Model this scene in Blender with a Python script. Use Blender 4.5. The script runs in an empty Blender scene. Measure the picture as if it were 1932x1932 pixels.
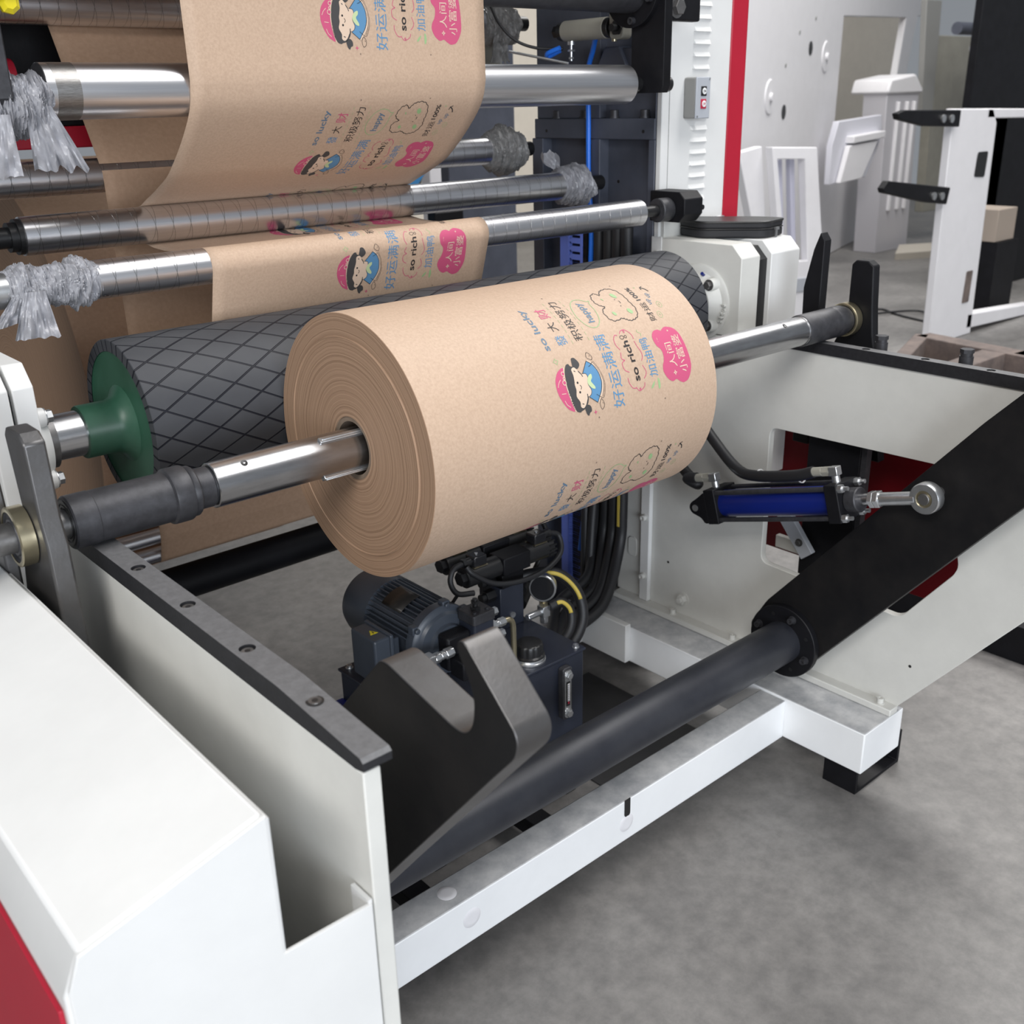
import bpy, bmesh, math, random
from mathutils import Vector, Matrix, noise
from mathutils.geometry import tessellate_polygon
PI = math.pi
scene = bpy.context.scene
COL = scene.collection

# ------------------------------------------------------------------ camera
cam_d = bpy.data.cameras.new('camera')
cam = bpy.data.objects.new('camera', cam_d); COL.objects.link(cam)
YAW, PITCH, ROLL = 0.858382883, 0.377188540, 0.0237942979
fw = Vector((math.cos(YAW)*math.cos(PITCH), math.sin(YAW)*math.cos(PITCH), -math.sin(PITCH)))
rt = Vector((math.sin(YAW), -math.cos(YAW), 0)); dn = fw.cross(rt)
r2 = rt*math.cos(ROLL) + dn*math.sin(ROLL); d2 = dn*math.cos(ROLL) - rt*math.sin(ROLL)
m = Matrix((r2, -d2, -fw)).transposed().to_4x4(); m.translation = Vector((-0.763, -1.233, 1.4925))
cam.matrix_world = m
cam_d.sensor_width = 36; cam_d.sensor_height = 36; cam_d.lens = 1959.27/1932*36
cam_d.clip_start = 0.05; cam_d.clip_end = 100
cam_d.dof.use_dof = True; cam_d.dof.focus_distance = 1.6; cam_d.dof.aperture_fstop = 8
scene.camera = cam

# ------------------------------------------------------------------ light
w = bpy.data.worlds.new('World'); scene.world = w; w.use_nodes = True
bg = w.node_tree.nodes['Background']
bg.inputs[0].default_value = (0.86, 0.92, 1.0, 1); bg.inputs[1].default_value = 0.30
def area(name, loc, rot, sx, sy, power, col=(1, 1, 1)):
    l = bpy.data.lights.new(name, 'AREA'); l.shape = 'RECTANGLE'; l.size = sx; l.size_y = sy
    l.energy = power; l.color = col
    o = bpy.data.objects.new(name, l); COL.objects.link(o); o.location = loc; o.rotation_euler = rot
    return o
def aimed(name, loc, target, sx, sy, power, col):
    d = Vector(target)-Vector(loc)
    return area(name, loc, d.to_track_quat('-Z', 'Y').to_euler(), sx, sy, power, col)
aimed('high_window', (-5.5, -3.6, 5.6), (0.2, 0, 0.9), 4.5, 1.6, 420, (1.0, 0.985, 0.96))
aimed('daylight_door', (-2.2, -6.8, 1.7), (0.6, 0, 0.5), 5.0, 2.4, 390, (0.86, 0.92, 1.0))
area('hall_lamp', (2.6, -1.8, 6.5), (0, 0, 0), 1.6, 5.0, 330, (1, 0.98, 0.96))
area('hall_lamp', (6.5, 2.0, 6.5), (0, 0, 0), 3.0, 6.0, 560, (1, 0.98, 0.95))
scene.view_settings.view_transform = 'Standard'; scene.view_settings.look = 'None'
scene.view_settings.exposure = -0.15; scene.view_settings.gamma = 1.0
scene.view_settings.use_curve_mapping = False

# ------------------------------------------------------------------ materials
def nd(nt, t, **k):
    n = nt.nodes.new(t)
    for a, b in k.items(): setattr(n, a, b)
    return n
def mat(name, col, rough=0.5, metal=0.0, var=0.0, scale=8.0, bump=0.0, bscale=200.0, coat=0.0, col2=None, stretch=None, spec=None):
    M = bpy.data.materials.new(name); M.use_nodes = True; nt = M.node_tree
    b = nt.nodes['Principled BSDF']
    b.inputs['Base Color'].default_value = (*col, 1); b.inputs['Roughness'].default_value = rough
    b.inputs['Metallic'].default_value = metal
    if spec is not None: b.inputs['Specular IOR Level'].default_value = spec
    if coat: b.inputs['Coat Weight'].default_value = coat
    tc = nd(nt, 'ShaderNodeTexCoord'); src = tc.outputs['Object']
    if stretch:
        mp = nd(nt, 'ShaderNodeMapping'); mp.inputs['Scale'].default_value = stretch
        nt.links.new(src, mp.inputs[0]); src = mp.outputs[0]
    if var or col2:
        n = nd(nt, 'ShaderNodeTexNoise'); n.inputs['Scale'].default_value = scale; n.inputs['Detail'].default_value = 6
        n.inputs['Roughness'].default_value = 0.65
        nt.links.new(src, n.inputs['Vector'])
        r = nd(nt, 'ShaderNodeValToRGB'); e = r.color_ramp.elements
        c2 = col2 if col2 else tuple(max(0, c*(1-var)) for c in col)
        e[0].position = 0.33; e[1].position = 0.67
        e[0].color = (*c2, 1); e[1].color = (*(col if col2 else tuple(min(1, c*(1+var*0.5)) for c in col)), 1)
        nt.links.new(n.outputs[0], r.inputs[0]); nt.links.new(r.outputs[0], b.inputs['Base Color'])
    if bump:
        n2 = nd(nt, 'ShaderNodeTexNoise'); n2.inputs['Scale'].default_value = bscale; n2.inputs['Detail'].default_value = 3
        nt.links.new(src, n2.inputs['Vector'])
        bp = nd(nt, 'ShaderNodeBump'); bp.inputs['Strength'].default_value = bump; bp.inputs['Distance'].default_value = 0.002
        nt.links.new(n2.outputs[0], bp.inputs['Height']); nt.links.new(bp.outputs[0], b.inputs['Normal'])
    return M
WHITE = mat('white_paint', (0.74, 0.74, 0.73), 0.38, var=0.05, scale=5, bump=0.05, bscale=120)
CREAM = mat('warm_white_paint', (0.66, 0.655, 0.62), 0.42, var=0.10, scale=4, bump=0.05, bscale=90)
BEAMW = mat('fresh_white_paint', (0.86, 0.87, 0.88), 0.35, var=0.03)
BEAMTOP = mat('dusty_white_paint', (0.62, 0.62, 0.62), 0.5, scale=18, col2=(0.36, 0.37, 0.39))
WHITE2 = mat('far_white_paint', (0.78, 0.77, 0.79), 0.5, var=0.03)
RED = mat('red_paint', (0.44, 0.009, 0.030), 0.4, var=0.05, bump=0.05, bscale=150)
BLACK = mat('black_paint', (0.008, 0.008, 0.010), 0.5, var=0.3, scale=14, bump=0.1, bscale=160, spec=0.22)
BLACKP = mat('black_plastic', (0.012, 0.012, 0.013), 0.38)
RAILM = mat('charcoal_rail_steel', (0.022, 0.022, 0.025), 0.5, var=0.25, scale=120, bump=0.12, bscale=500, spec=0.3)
RAILTOP = mat('rail_top_sheen', (0.135, 0.135, 0.14), 0.5, var=0.2, scale=120, bump=0.12, bscale=500)  # paler than the sides: ceiling sheen on the top faces put into colour
SHADERED = mat('shaded_red_paint', (0.10, 0.002, 0.005), 0.5, spec=0.2)  # darkened copy of the red: shade behind the window is in the colour
SLEEVE = mat('dark_sleeve_steel', (0.050, 0.050, 0.056), 0.46, metal=0.35, var=0.3, scale=60, bump=0.06, bscale=300)
DARKFR = mat('dark_slate_paint', (0.075, 0.083, 0.110), 0.5, var=0.2, scale=9, bump=0.06, bscale=160)
NAVY = mat('navy_black_paint', (0.022, 0.026, 0.040), 0.36, var=0.15, scale=20)
MOTOR = mat('slate_blue_paint', (0.050, 0.060, 0.078), 0.36, var=0.12, scale=20)
STEEL = mat('worn_steel', (0.21, 0.205, 0.205), 0.42, metal=0.75, scale=18, col2=(0.13, 0.125, 0.12), bump=0.08, bscale=250)
HOOKFACE = mat('hook_black_paint', (0.013, 0.012, 0.012), 0.5, scale=12, col2=(0.006, 0.006, 0.007), bump=0.06, bscale=120, spec=0.2)
ZINC = mat('zinc_steel', (0.66, 0.67, 0.68), 0.28, metal=0.9, var=0.1, scale=50)
CHROME = mat('polished_steel', (0.62, 0.62, 0.63), 0.24, metal=1.0, var=0.12, scale=40, stretch=(0.15, 6, 6))
SHAFTM = mat('ground_shaft_steel', (0.50, 0.50, 0.51), 0.27, metal=1.0, scale=14, col2=(0.38, 0.38, 0.39), stretch=(1, 5, 5))
ALU = mat('brushed_aluminium', (0.82, 0.82, 0.84), 0.30, metal=1.0, scale=30, col2=(0.72, 0.72, 0.75), stretch=(0.2, 14, 14))
BRASS = mat('pale_brass', (0.50, 0.44, 0.30), 0.28, metal=0.9)
GREEN = mat('green_enamel', (0.016, 0.068, 0.038), 0.40, scale=7, col2=(0.036, 0.105, 0.068), bump=0.05, bscale=60)
BLUEBAR = mat('deep_blue_enamel', (0.006, 0.016, 0.16), 0.30, var=0.1)
BLUEHOSE = mat('bright_blue_plastic', (0.025, 0.19, 0.85), 0.32)
DUCT = mat('periwinkle_plastic', (0.15, 0.22, 0.70), 0.5, var=0.05)
HOSE = mat('black_rubber_hose', (0.016, 0.016, 0.018), 0.5, bump=0.1, bscale=300)
YELLOW = mat('yellow_marking', (0.60, 0.45, 0.08), 0.5)
YELLOWB = mat('yellow_knob_plastic', (0.75, 0.62, 0.02), 0.3)
WRAP = mat('grey_plastic_film', (0.33, 0.33, 0.355), 0.34, var=0.25, scale=25)
WRAPD = mat('dusty_plastic_film', (0.24, 0.235, 0.23), 0.45, var=0.3, scale=25)
RUST = mat('rusty_brown_steel', (0.20, 0.155, 0.135), 0.7, scale=10, col2=(0.10, 0.08, 0.075), bump=0.15, bscale=80)
BEIGE = mat('beige_cladding', (0.72, 0.66, 0.57), 0.8, var=0.04)
FABRIC = mat('black_nylon', (0.014, 0.014, 0.017), 0.62, bump=0.4, bscale=900)
LABELM = mat('dark_nameplate', (0.030, 0.027, 0.025), 0.35, metal=0.3, var=0.3, scale=60)
GREYBOX = mat('grey_plastic', (0.42, 0.44, 0.48), 0.45)
GREYBOX2 = mat('olive_grey_enamel', (0.27, 0.27, 0.26), 0.45)
KHAKI = mat('khaki_metal', (0.30, 0.29, 0.25), 0.5, var=0.1)
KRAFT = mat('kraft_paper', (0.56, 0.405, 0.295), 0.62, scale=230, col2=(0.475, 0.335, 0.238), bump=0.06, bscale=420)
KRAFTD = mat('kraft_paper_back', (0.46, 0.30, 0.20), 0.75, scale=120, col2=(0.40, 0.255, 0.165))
CORE = mat('core_board', (0.20, 0.15, 0.11), 0.8, var=0.2, scale=40)
GLASS = mat('gauge_glass', (0.02, 0.02, 0.022), 0.08)
INKPINK = mat('ink_pink', (0.55, 0.085, 0.185), 0.6)
INKBLUE = mat('ink_blue', (0.10, 0.25, 0.43), 0.6)
INKBLACK = mat('ink_black', (0.026, 0.022, 0.022), 0.6)
INKGREY = mat('ink_charcoal', (0.055, 0.052, 0.052), 0.6)
INKGREEN = mat('ink_green', (0.30, 0.46, 0.22), 0.6)
INKLEAF = mat('ink_pale_green', (0.50, 0.60, 0.34), 0.6)
INKPALE = mat('ink_pale', (0.68, 0.52, 0.40), 0.6)
INKSLATE = mat('ink_slate', (0.11, 0.18, 0.26), 0.6)
BTNRED = mat('button_red', (0.50, 0.02, 0.06), 0.4)
BTNW = mat('button_white', (0.8, 0.8, 0.8), 0.4)

def groove_mat(name, col, rough, metal, R, terms, width, depth, dark, bumpy=0.0, var=None):
    """cylinder along local X with crossing helical grooves; terms: (kx, n) -> frac(kx*x + n*theta/2pi)"""
    M = mat(name, col, rough, metal, bump=0.0, **(var or {}))
    nt = M.node_tree; b = nt.nodes['Principled BSDF']; L = nt.links.new
    tc = nd(nt, 'ShaderNodeTexCoord'); sp = nd(nt, 'ShaderNodeSeparateXYZ'); L(tc.outputs['Object'], sp.inputs[0])
    at = nd(nt, 'ShaderNodeMath', operation='ARCTAN2'); L(sp.outputs['Z'], at.inputs[0]); L(sp.outputs['Y'], at.inputs[1])
    outs = []
    for kx, n in terms:
        a = nd(nt, 'ShaderNodeMath', operation='MULTIPLY'); L(sp.outputs['X'], a.inputs[0]); a.inputs[1].default_value = kx
        t = nd(nt, 'ShaderNodeMath', operation='MULTIPLY_ADD'); L(at.outputs[0], t.inputs[0]); t.inputs[1].default_value = n/(2*PI)
        L(a.outputs[0], t.inputs[2])
        f = nd(nt, 'ShaderNodeMath', operation='FRACT'); L(t.outputs[0], f.inputs[0])
        s = nd(nt, 'ShaderNodeMath', operation='SUBTRACT'); L(f.outputs[0], s.inputs[0]); s.inputs[1].default_value = 0.5
        ab = nd(nt, 'ShaderNodeMath', operation='ABSOLUTE'); L(s.outputs[0], ab.inputs[0]); outs.append(ab)
    mn = outs[0]
    for o in outs[1:]:
        q = nd(nt, 'ShaderNodeMath', operation='MINIMUM'); L(mn.outputs[0], q.inputs[0]); L(o.outputs[0], q.inputs[1]); mn = q
    mr = nd(nt, 'ShaderNodeMapRange'); L(mn.outputs[0], mr.inputs[0]); mr.inputs[1].default_value = width*0.6; mr.inputs[2].default_value = width
    mx = nd(nt, 'ShaderNodeMix', data_type='RGBA'); L(mr.outputs[0], mx.inputs[0]); mx.inputs[6].default_value = (*dark, 1)
    src = b.inputs['Base Color'].links[0].from_socket if b.inputs['Base Color'].links else None
    b.inputs['Specular IOR Level'].default_value = 0.3 if metal < 0.5 else 0.5
    if src: L(src, mx.inputs[7])
    else: mx.inputs[7].default_value = (*col, 1)
    L(mx.outputs[2], b.inputs['Base Color'])
    bp = nd(nt, 'ShaderNodeBump'); bp.inputs['Strength'].default_value = depth; bp.inputs['Distance'].default_value = 0.003
    L(mr.outputs[0], bp.inputs['Height']); L(bp.outputs[0], b.inputs['Normal'])
    return M
RUBBER = groove_mat('diamond_groove_rubber', (0.056, 0.058, 0.064), 0.55, 0.0, 0.13, ((12.82, 20), (-12.82, 20)), 0.044, 1.0, (0.006, 0.007, 0.013), var=dict(scale=5, col2=(0.040, 0.042, 0.049)))
SPIRAL = groove_mat('spiral_groove_aluminium', (0.82, 0.82, 0.84), 0.30, 1.0, 0.03, ((30.3, 1), (-30.3, 1)), 0.016, 0.6, (0.42, 0.42, 0.43), var=dict(scale=30, col2=(0.72, 0.72, 0.75), stretch=(0.2, 14, 14)))

def floor_mat():
    M = bpy.data.materials.new('polished_concrete'); M.use_nodes = True; nt = M.node_tree; L = nt.links.new
    b = nt.nodes['Principled BSDF']; tc = nd(nt, 'ShaderNodeTexCoord')
    n1 = nd(nt, 'ShaderNodeTexNoise'); n1.inputs['Scale'].default_value = 1.6; n1.inputs['Detail'].default_value = 7; n1.inputs['Roughness'].default_value = 0.62
    n2 = nd(nt, 'ShaderNodeTexNoise'); n2.inputs['Scale'].default_value = 22; n2.inputs['Detail'].default_value = 6; n2.inputs['Roughness'].default_value = 0.7
    L(tc.outputs['Object'], n1.inputs['Vector']); L(tc.outputs['Object'], n2.inputs['Vector'])
    r1 = nd(nt, 'ShaderNodeValToRGB'); r1.color_ramp.elements[0].color = (0.135, 0.130, 0.126, 1); r1.color_ramp.elements[1].color = (0.255, 0.246, 0.238, 1)
    r1.color_ramp.elements[0].position = 0.3; r1.color_ramp.elements[1].position = 0.7; L(n1.outputs[0], r1.inputs[0])
    r2 = nd(nt, 'ShaderNodeValToRGB'); r2.color_ramp.elements[0].color = (0.78, 0.78, 0.78, 1); r2.color_ramp.elements[1].color = (1.12, 1.11, 1.1, 1)
    r2.color_ramp.elements[0].position = 0.35; r2.color_ramp.elements[1].position = 0.65; L(n2.outputs[0], r2.inputs[0])
    mx = nd(nt, 'ShaderNodeMix', data_type='RGBA', blend_type='MULTIPLY'); mx.inputs[0].default_value = 1; L(r1.outputs[0], mx.inputs[6]); L(r2.outputs[0], mx.inputs[7])
    L(mx.outputs[2], b.inputs['Base Color']); b.inputs['Roughness'].default_value = 0.38
    rr = nd(nt, 'ShaderNodeMapRange'); rr.inputs[3].default_value = 0.32; rr.inputs[4].default_value = 0.6; L(n1.outputs[0], rr.inputs[0]); L(rr.outputs[0], b.inputs['Roughness'])
    bp = nd(nt, 'ShaderNodeBump'); bp.inputs['Strength'].default_value = 0.08; bp.inputs['Distance'].default_value = 0.004; L(n2.outputs[0], bp.inputs['Height']); L(bp.outputs[0], b.inputs['Normal'])
    return M
FLOOR = floor_mat()
def ring_mat():
    """end of a wound paper roll: fine rings about local X"""
    M = bpy.data.materials.new('wound_paper_edge'); M.use_nodes = True; nt = M.node_tree; L = nt.links.new
    b = nt.nodes['Principled BSDF']; tc = nd(nt, 'ShaderNodeTexCoord'); sp = nd(nt, 'ShaderNodeSeparateXYZ'); L(tc.outputs['Object'], sp.inputs[0])
    cb = nd(nt, 'ShaderNodeCombineXYZ'); L(sp.outputs['Y'], cb.inputs[0]); L(sp.outputs['Z'], cb.inputs[1])
    ln = nd(nt, 'ShaderNodeVectorMath', operation='LENGTH'); L(cb.outputs[0], ln.inputs[0])
    n = nd(nt, 'ShaderNodeTexNoise', noise_dimensions='1D'); n.inputs['Scale'].default_value = 260; n.inputs['Detail'].default_value = 5; n.inputs['Roughness'].default_value = 0.8
    n3 = nd(nt, 'ShaderNodeTexNoise'); n3.inputs['Scale'].default_value = 14; L(tc.outputs['Object'], n3.inputs['Vector'])
    ad = nd(nt, 'ShaderNodeMath', operation='MULTIPLY_ADD'); L(n3.outputs[0], ad.inputs[0]); ad.inputs[1].default_value = 0.006; L(ln.outputs['Value'], ad.inputs[2])
    L(ad.outputs[0], n.inputs['W'])
    r = nd(nt, 'ShaderNodeValToRGB'); e = r.color_ramp.elements; e[0].position = 0.36; e[1].position = 0.64
    e[0].color = (0.255, 0.155, 0.095, 1); e[1].color = (0.40, 0.255, 0.165, 1); L(n.outputs[0], r.inputs[0]); L(r.outputs[0], b.inputs['Base Color'])
    b.inputs['Roughness'].default_value = 0.75
    bp = nd(nt, 'ShaderNodeBump'); bp.inputs['Strength'].default_value = 0.35; bp.inputs['Distance'].default_value = 0.002; L(n.outputs[0], bp.inputs['Height']); L(bp.outputs[0], b.inputs['Normal'])
    return M
RINGS = ring_mat()

# ------------------------------------------------------------------ mesh helpers
def V(*a): return Vector(a)
def box(bm, x0, x1, y0, y1, z0, z1):
    v = [bm.verts.new((x, y, z)) for x in (x0, x1) for y in (y0, y1) for z in (z0, z1)]
    for f in ((0, 1, 3, 2), (4, 6, 7, 5), (0, 4, 5, 1), (2, 3, 7, 6), (0, 2, 6, 4), (1, 5, 7, 3)):
        bm.faces.new([v[i] for i in f])
    return bm
def obox(bm, c, ax, ay, az):
    """box from centre and three half-axis vectors"""
    c, ax, ay, az = map(Vector, (c, ax, ay, az))
    v = [bm.verts.new(c + sx*ax + sy*ay + sz*az) for sx in (-1, 1) for sy in (-1, 1) for sz in (-1, 1)]
    fl = ax.cross(ay).dot(az) < 0
    for f in ((0, 1, 3, 2), (4, 6, 7, 5), (0, 4, 5, 1), (2, 3, 7, 6), (0, 2, 6, 4), (1, 5, 7, 3)):
        l = [v[i] for i in f]; bm.faces.new(l[::-1] if fl else l)
    return bm
def frame_of(d):
    d = Vector(d).normalized(); up = Vector((0, 0, 1)) if abs(d.z) < 0.9 else Vector((0, 1, 0))
    a = d.cross(up).normalized(); return a, a.cross(d).normalized()*-1
def lathe(bm, p0, d, prof, seg=32, close=True, ang0=0.0):
    """revolve (t, r) profile along direction d from p0"""
    p0 = Vector(p0); d = Vector(d).normalized(); a, b = frame_of(d); rings = []
    for t, r in prof:
        if r < 1e-6: rings.append([bm.verts.new(p0 + d*t)])
        else: rings.append([bm.verts.new(p0 + d*t + (a*math.cos(2*PI*i/seg+ang0) + b*math.sin(2*PI*i/seg+ang0))*r) for i in range(seg)])
    for A, B in zip(rings, rings[1:]):
        for i in range(seg):
            j = (i+1) % seg
            if len(A) == 1 and len(B) == 1: continue
            if len(A) == 1: bm.faces.new((A[0], B[i], B[j]))
            elif len(B) == 1: bm.faces.new((A[i], B[0], A[j]))
            else: bm.faces.new((A[i], B[i], B[j], A[j]))
    if close:
        for R in (rings[0], rings[-1]):
            if len(R) > 2: bm.faces.new(R)
    return bm
def cyl(bm, p0, p1, r, seg=32, r1=None, ch=0.0, ang0=0.0):
    d = Vector(p1) - Vector(p0); L = d.length; r1 = r if r1 is None else r1
    pr = [(0, r-ch), (ch, r), (L-ch, r1), (L, r1-ch)] if ch else [(0, r), (L, r1)]
    return lathe(bm, p0, d, pr, seg, True, ang0)
def pipe(bm, p0, p1, ro, ri, seg=32):
    L = (Vector(p1)-Vector(p0)).length
    return lathe(bm, p0, Vector(p1)-Vector(p0), [(0, ri), (0, ro), (L, ro), (L, ri), (0, ri)], seg, False)
def spline(pts, n=8):
    P = [Vector(p) for p in pts]; Q = [P[0]*2-P[1]] + P + [P[-1]*2-P[-2]]; o = []
    for i in range(1, len(Q)-2):
        for k in range(n):
            t = k/n; a, b, c, d = Q[i-1:i+3]
            o.append(0.5*((2*b) + (c-a)*t + (2*a-5*b+4*c-d)*t*t + (3*b-a-3*c+d)*t**3))
    return o + [P[-1]]
def tube(bm, pts, r, seg=12, sm=8):
    P = spline(pts, sm) if sm else [Vector(p) for p in pts]
    d0 = (P[1]-P[0]).normalized(); a, b = frame_of(d0); rings = []; last = d0
    for i, p in enumerate(P):
        d = (P[min(i+1, len(P)-1)] - P[max(i-1, 0)]).normalized()
        qn = last.rotation_difference(d); a = qn @ a; b = qn @ b; last = d
        rings.append([bm.verts.new(p + (a*math.cos(2*PI*k/seg) + b*math.sin(2*PI*k/seg))*r) for k in range(seg)])
    for A, B in zip(rings, rings[1:]):
        for i in range(seg):
            j = (i+1) % seg; bm.faces.new((A[i], B[i], B[j], A[j]))
    bm.faces.new(rings[0]); bm.faces.new(rings[-1]); return bm
def prism(bm, pts, ax, lo, hi, holes=()):
    """extrude a 2-D outline along axis ax ('x': (y,z), 'y': (x,z), 'z': (x,y))"""
    def P(p, t): return {'x': (t, p[0], p[1]), 'y': (p[0], t, p[1]), 'z': (p[0], p[1], t)}[ax]
    loops = [list(pts)] + [list(h) for h in holes]; va, vb = [], []
    for lp in loops:
        A = [bm.verts.new(P(p, lo)) for p in lp]; B = [bm.verts.new(P(p, hi)) for p in lp]; va += A; vb += B
        for i in range(len(lp)):
            j = (i+1) % len(lp); bm.faces.new((A[i], A[j], B[j], B[i]))
    if holes:
        for t in tessellate_polygon([[Vector((p[0], p[1], 0)) for p in lp] for lp in loops]):
            if len(set(t)) == 3:
                try: bm.faces.new([va[i] for i in t]); bm.faces.new([vb[i] for i in t][::-1])
                except ValueError: pass
    else:
        bm.faces.new(va); bm.faces.new(vb[::-1])
    return bm
def rnd(pts, r, n=5):
    """round the corners of an outline"""
    o = []; N = len(pts)
    for i in range(N):
        a, b, c = Vector(pts[i-1]), Vector(pts[i]), Vector(pts[(i+1) % N])
        rr = r[i] if isinstance(r, (list, tuple)) else r
        if rr <= 0: o.append(tuple(b)); continue
        u = (a-b); v = (c-b); k = min(rr, u.length*0.49, v.length*0.49); u.normalize(); v.normalize()
        for t in range(n+1):
            s = t/n; o.append(tuple((b+u*k)*(1-s)**2 + b*2*s*(1-s) + (b+v*k)*s*s))
    return o
def hexbolt(bm, p, d, r=0.008, h=0.006, washer=True):
    p = Vector(p); d = Vector(d).normalized(); t = 0
    if washer: cyl(bm, p, p+d*0.0016, r*1.35, 20); t = 0.0016
    cyl(bm, p+d*t, p+d*(t+h), r, 6, ch=r*0.06); return bm
def sockbolt(bm, p, d, r=0.007, h=0.008):
    lathe(bm, p, d, [(0, r*1.35), (0.0014, r*1.35), (0.0014, r), (h, r), (h, r*0.55), (h-0.004, r*0.5), (h-0.004, 0)], 18); return bm
def obj(name, bm, m, parent=None, bevel=0.0, smooth=True, origin=None, label=None, segs=2):
    bmesh.ops.recalc_face_normals(bm, faces=bm.faces[:])
    if origin is not None:
        o_ = Vector(origin)
        for v in bm.verts: v.co -= o_
    me = bpy.data.meshes.new(name)
    if smooth:
        for f in bm.faces: f.smooth = True
    bm.to_mesh(me); bm.free()
    for mm in (m if isinstance(m, (list, tuple)) else [m]): me.materials.append(mm)
    if smooth: me.set_sharp_from_angle(angle=math.radians(34))
    o = bpy.data.objects.new(name, me); COL.objects.link(o)
    if origin is not None: o.location = origin
    if parent is not None:
        o.parent = parent
        o.matrix_parent_inverse = Matrix.Translation(-Vector(wl(parent)))
    if bevel:
        bv = o.modifiers.new('bevel', 'BEVEL'); bv.width = bevel; bv.segments = segs; bv.limit_method = 'ANGLE'; bv.angle_limit = math.radians(40)
        bv.harden_normals = False
    if label: o['label'] = label
    return o
def wl(o):
    """world location of an unrotated object"""
    v = Vector(o.location)
    if o.parent is not None: v = Vector(wl(o.parent)) + o.matrix_parent_inverse.translation + v
    return v
def N(): return bmesh.new()
def thing(name, label, cat, loc=(0, 0, 0), group=None):
    o = bpy.data.objects.new(name, None); COL.objects.link(o); o.location = loc; o.empty_display_size = 0.05
    o['label'] = label; o['category'] = cat
    if group: o['group'] = group
    return o
def tag(o, label, cat, group=None):
    o['label'] = label; o['category'] = cat
    if group: o['group'] = group
    return o
def struct(o): o['kind'] = 'structure'; return o

# ================================================================== setting
bm = N(); box(bm, -6, 16, -9, 14, -0.1, 0.0); struct(obj('floor', bm, FLOOR, smooth=False))
bm = N(); box(bm, 4, 15.9, 8.2, 8.35, 0, 5.0); struct(obj('wall_back', bm, BEIGE, smooth=False))

# ================================================================== base frame
SX, SZ = 1.18, 1.03           # inner face of the right plate, height of the shaft axis
t = thing('base_frame', 'white welded base frame of square steel beams on the floor', 'machine frame', (0.4, -0.08, 0))
bm = N(); box(bm, -0.36, 1.05, -0.082, -0.012, 0.097, 0.195); cb = obj('cross_beam', bm, [BEAMW, BEAMTOP], t, 0.003)
for p in cb.data.polygons:
    if p.normal.z > 0.9: p.material_index = 1
for (x, z) in ((0.115, 0.150), (0.515, 0.140)):
    bm = N(); lathe(bm, (x, -0.0815, z), (0, -1, 0), [(0, 0.021), (0.002, 0.017), (0.0025, 0.010), (0.001, 0)], 24)
    obj('weld_spot', bm, WHITE2, cb)
bm = N(); lathe(bm, (0.09, -0.045, 0.1945), (0, 0, 1), [(0, 0.019), (0.0016, 0.015), (0.002, 0.009), (0.001, 0)], 24); obj('weld_spot', bm, WHITE2, cb)
bm = N(); prism(bm, rnd([(0.508, 0.156), (0.524, 0.156), (0.524, 0.197), (0.508, 0.197)], [0.007, 0.007, 0, 0]), 'y', -0.0835, -0.0822); obj('slot_hole', bm, BLACKP, cb)
bm = N(); box(bm, 1.05, 1.21, -0.284, 0.60, 0.097, 0.200); sb = obj('side_beam', bm, [BEAMW, BEAMTOP], t, 0.003)
for p in sb.data.polygons:
    if p.normal.z > 0.9: p.material_index = 1
    if p.normal.x < -0.9: p.material_index = 0
bm = N(); prism(bm, [(1.10, 0.03), (1.19, 0.0), (1.205, 0.02), (1.155, 0.075)], 'z', 0.2002, 0.2006); obj('oil_stain', bm, BLACKP, sb)
bm = N(); box(bm, 0.55, 1.05, 0.56, 0.64, 0.10, 0.20); obj('rear_beam', bm, WHITE, t, 0.003)
bm = N(); box(bm, 1.03, 1.05, 0.40, 0.57, 0.10, 0.21); obj('gusset_plate', bm, WHITE, t, 0.002)
bm = N(); prism(bm, [(1.10, 0.097), (1.10, 0.0), (1.290, 0.0), (1.290, 0.090), (1.282, 0.090), (1.282, 0.008), (1.108, 0.008), (1.108, 0.097)], 'y', -0.250, -0.165); obj('foot_bracket', bm, BLACK, t, 0.001)
for x in (0.10, 0.42):
    bm = N(); box(bm, x, x+0.05, -0.01, 0.30, 0.045, 0.085); obj('under_brace', bm, BLACK, t, 0.002)

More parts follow.
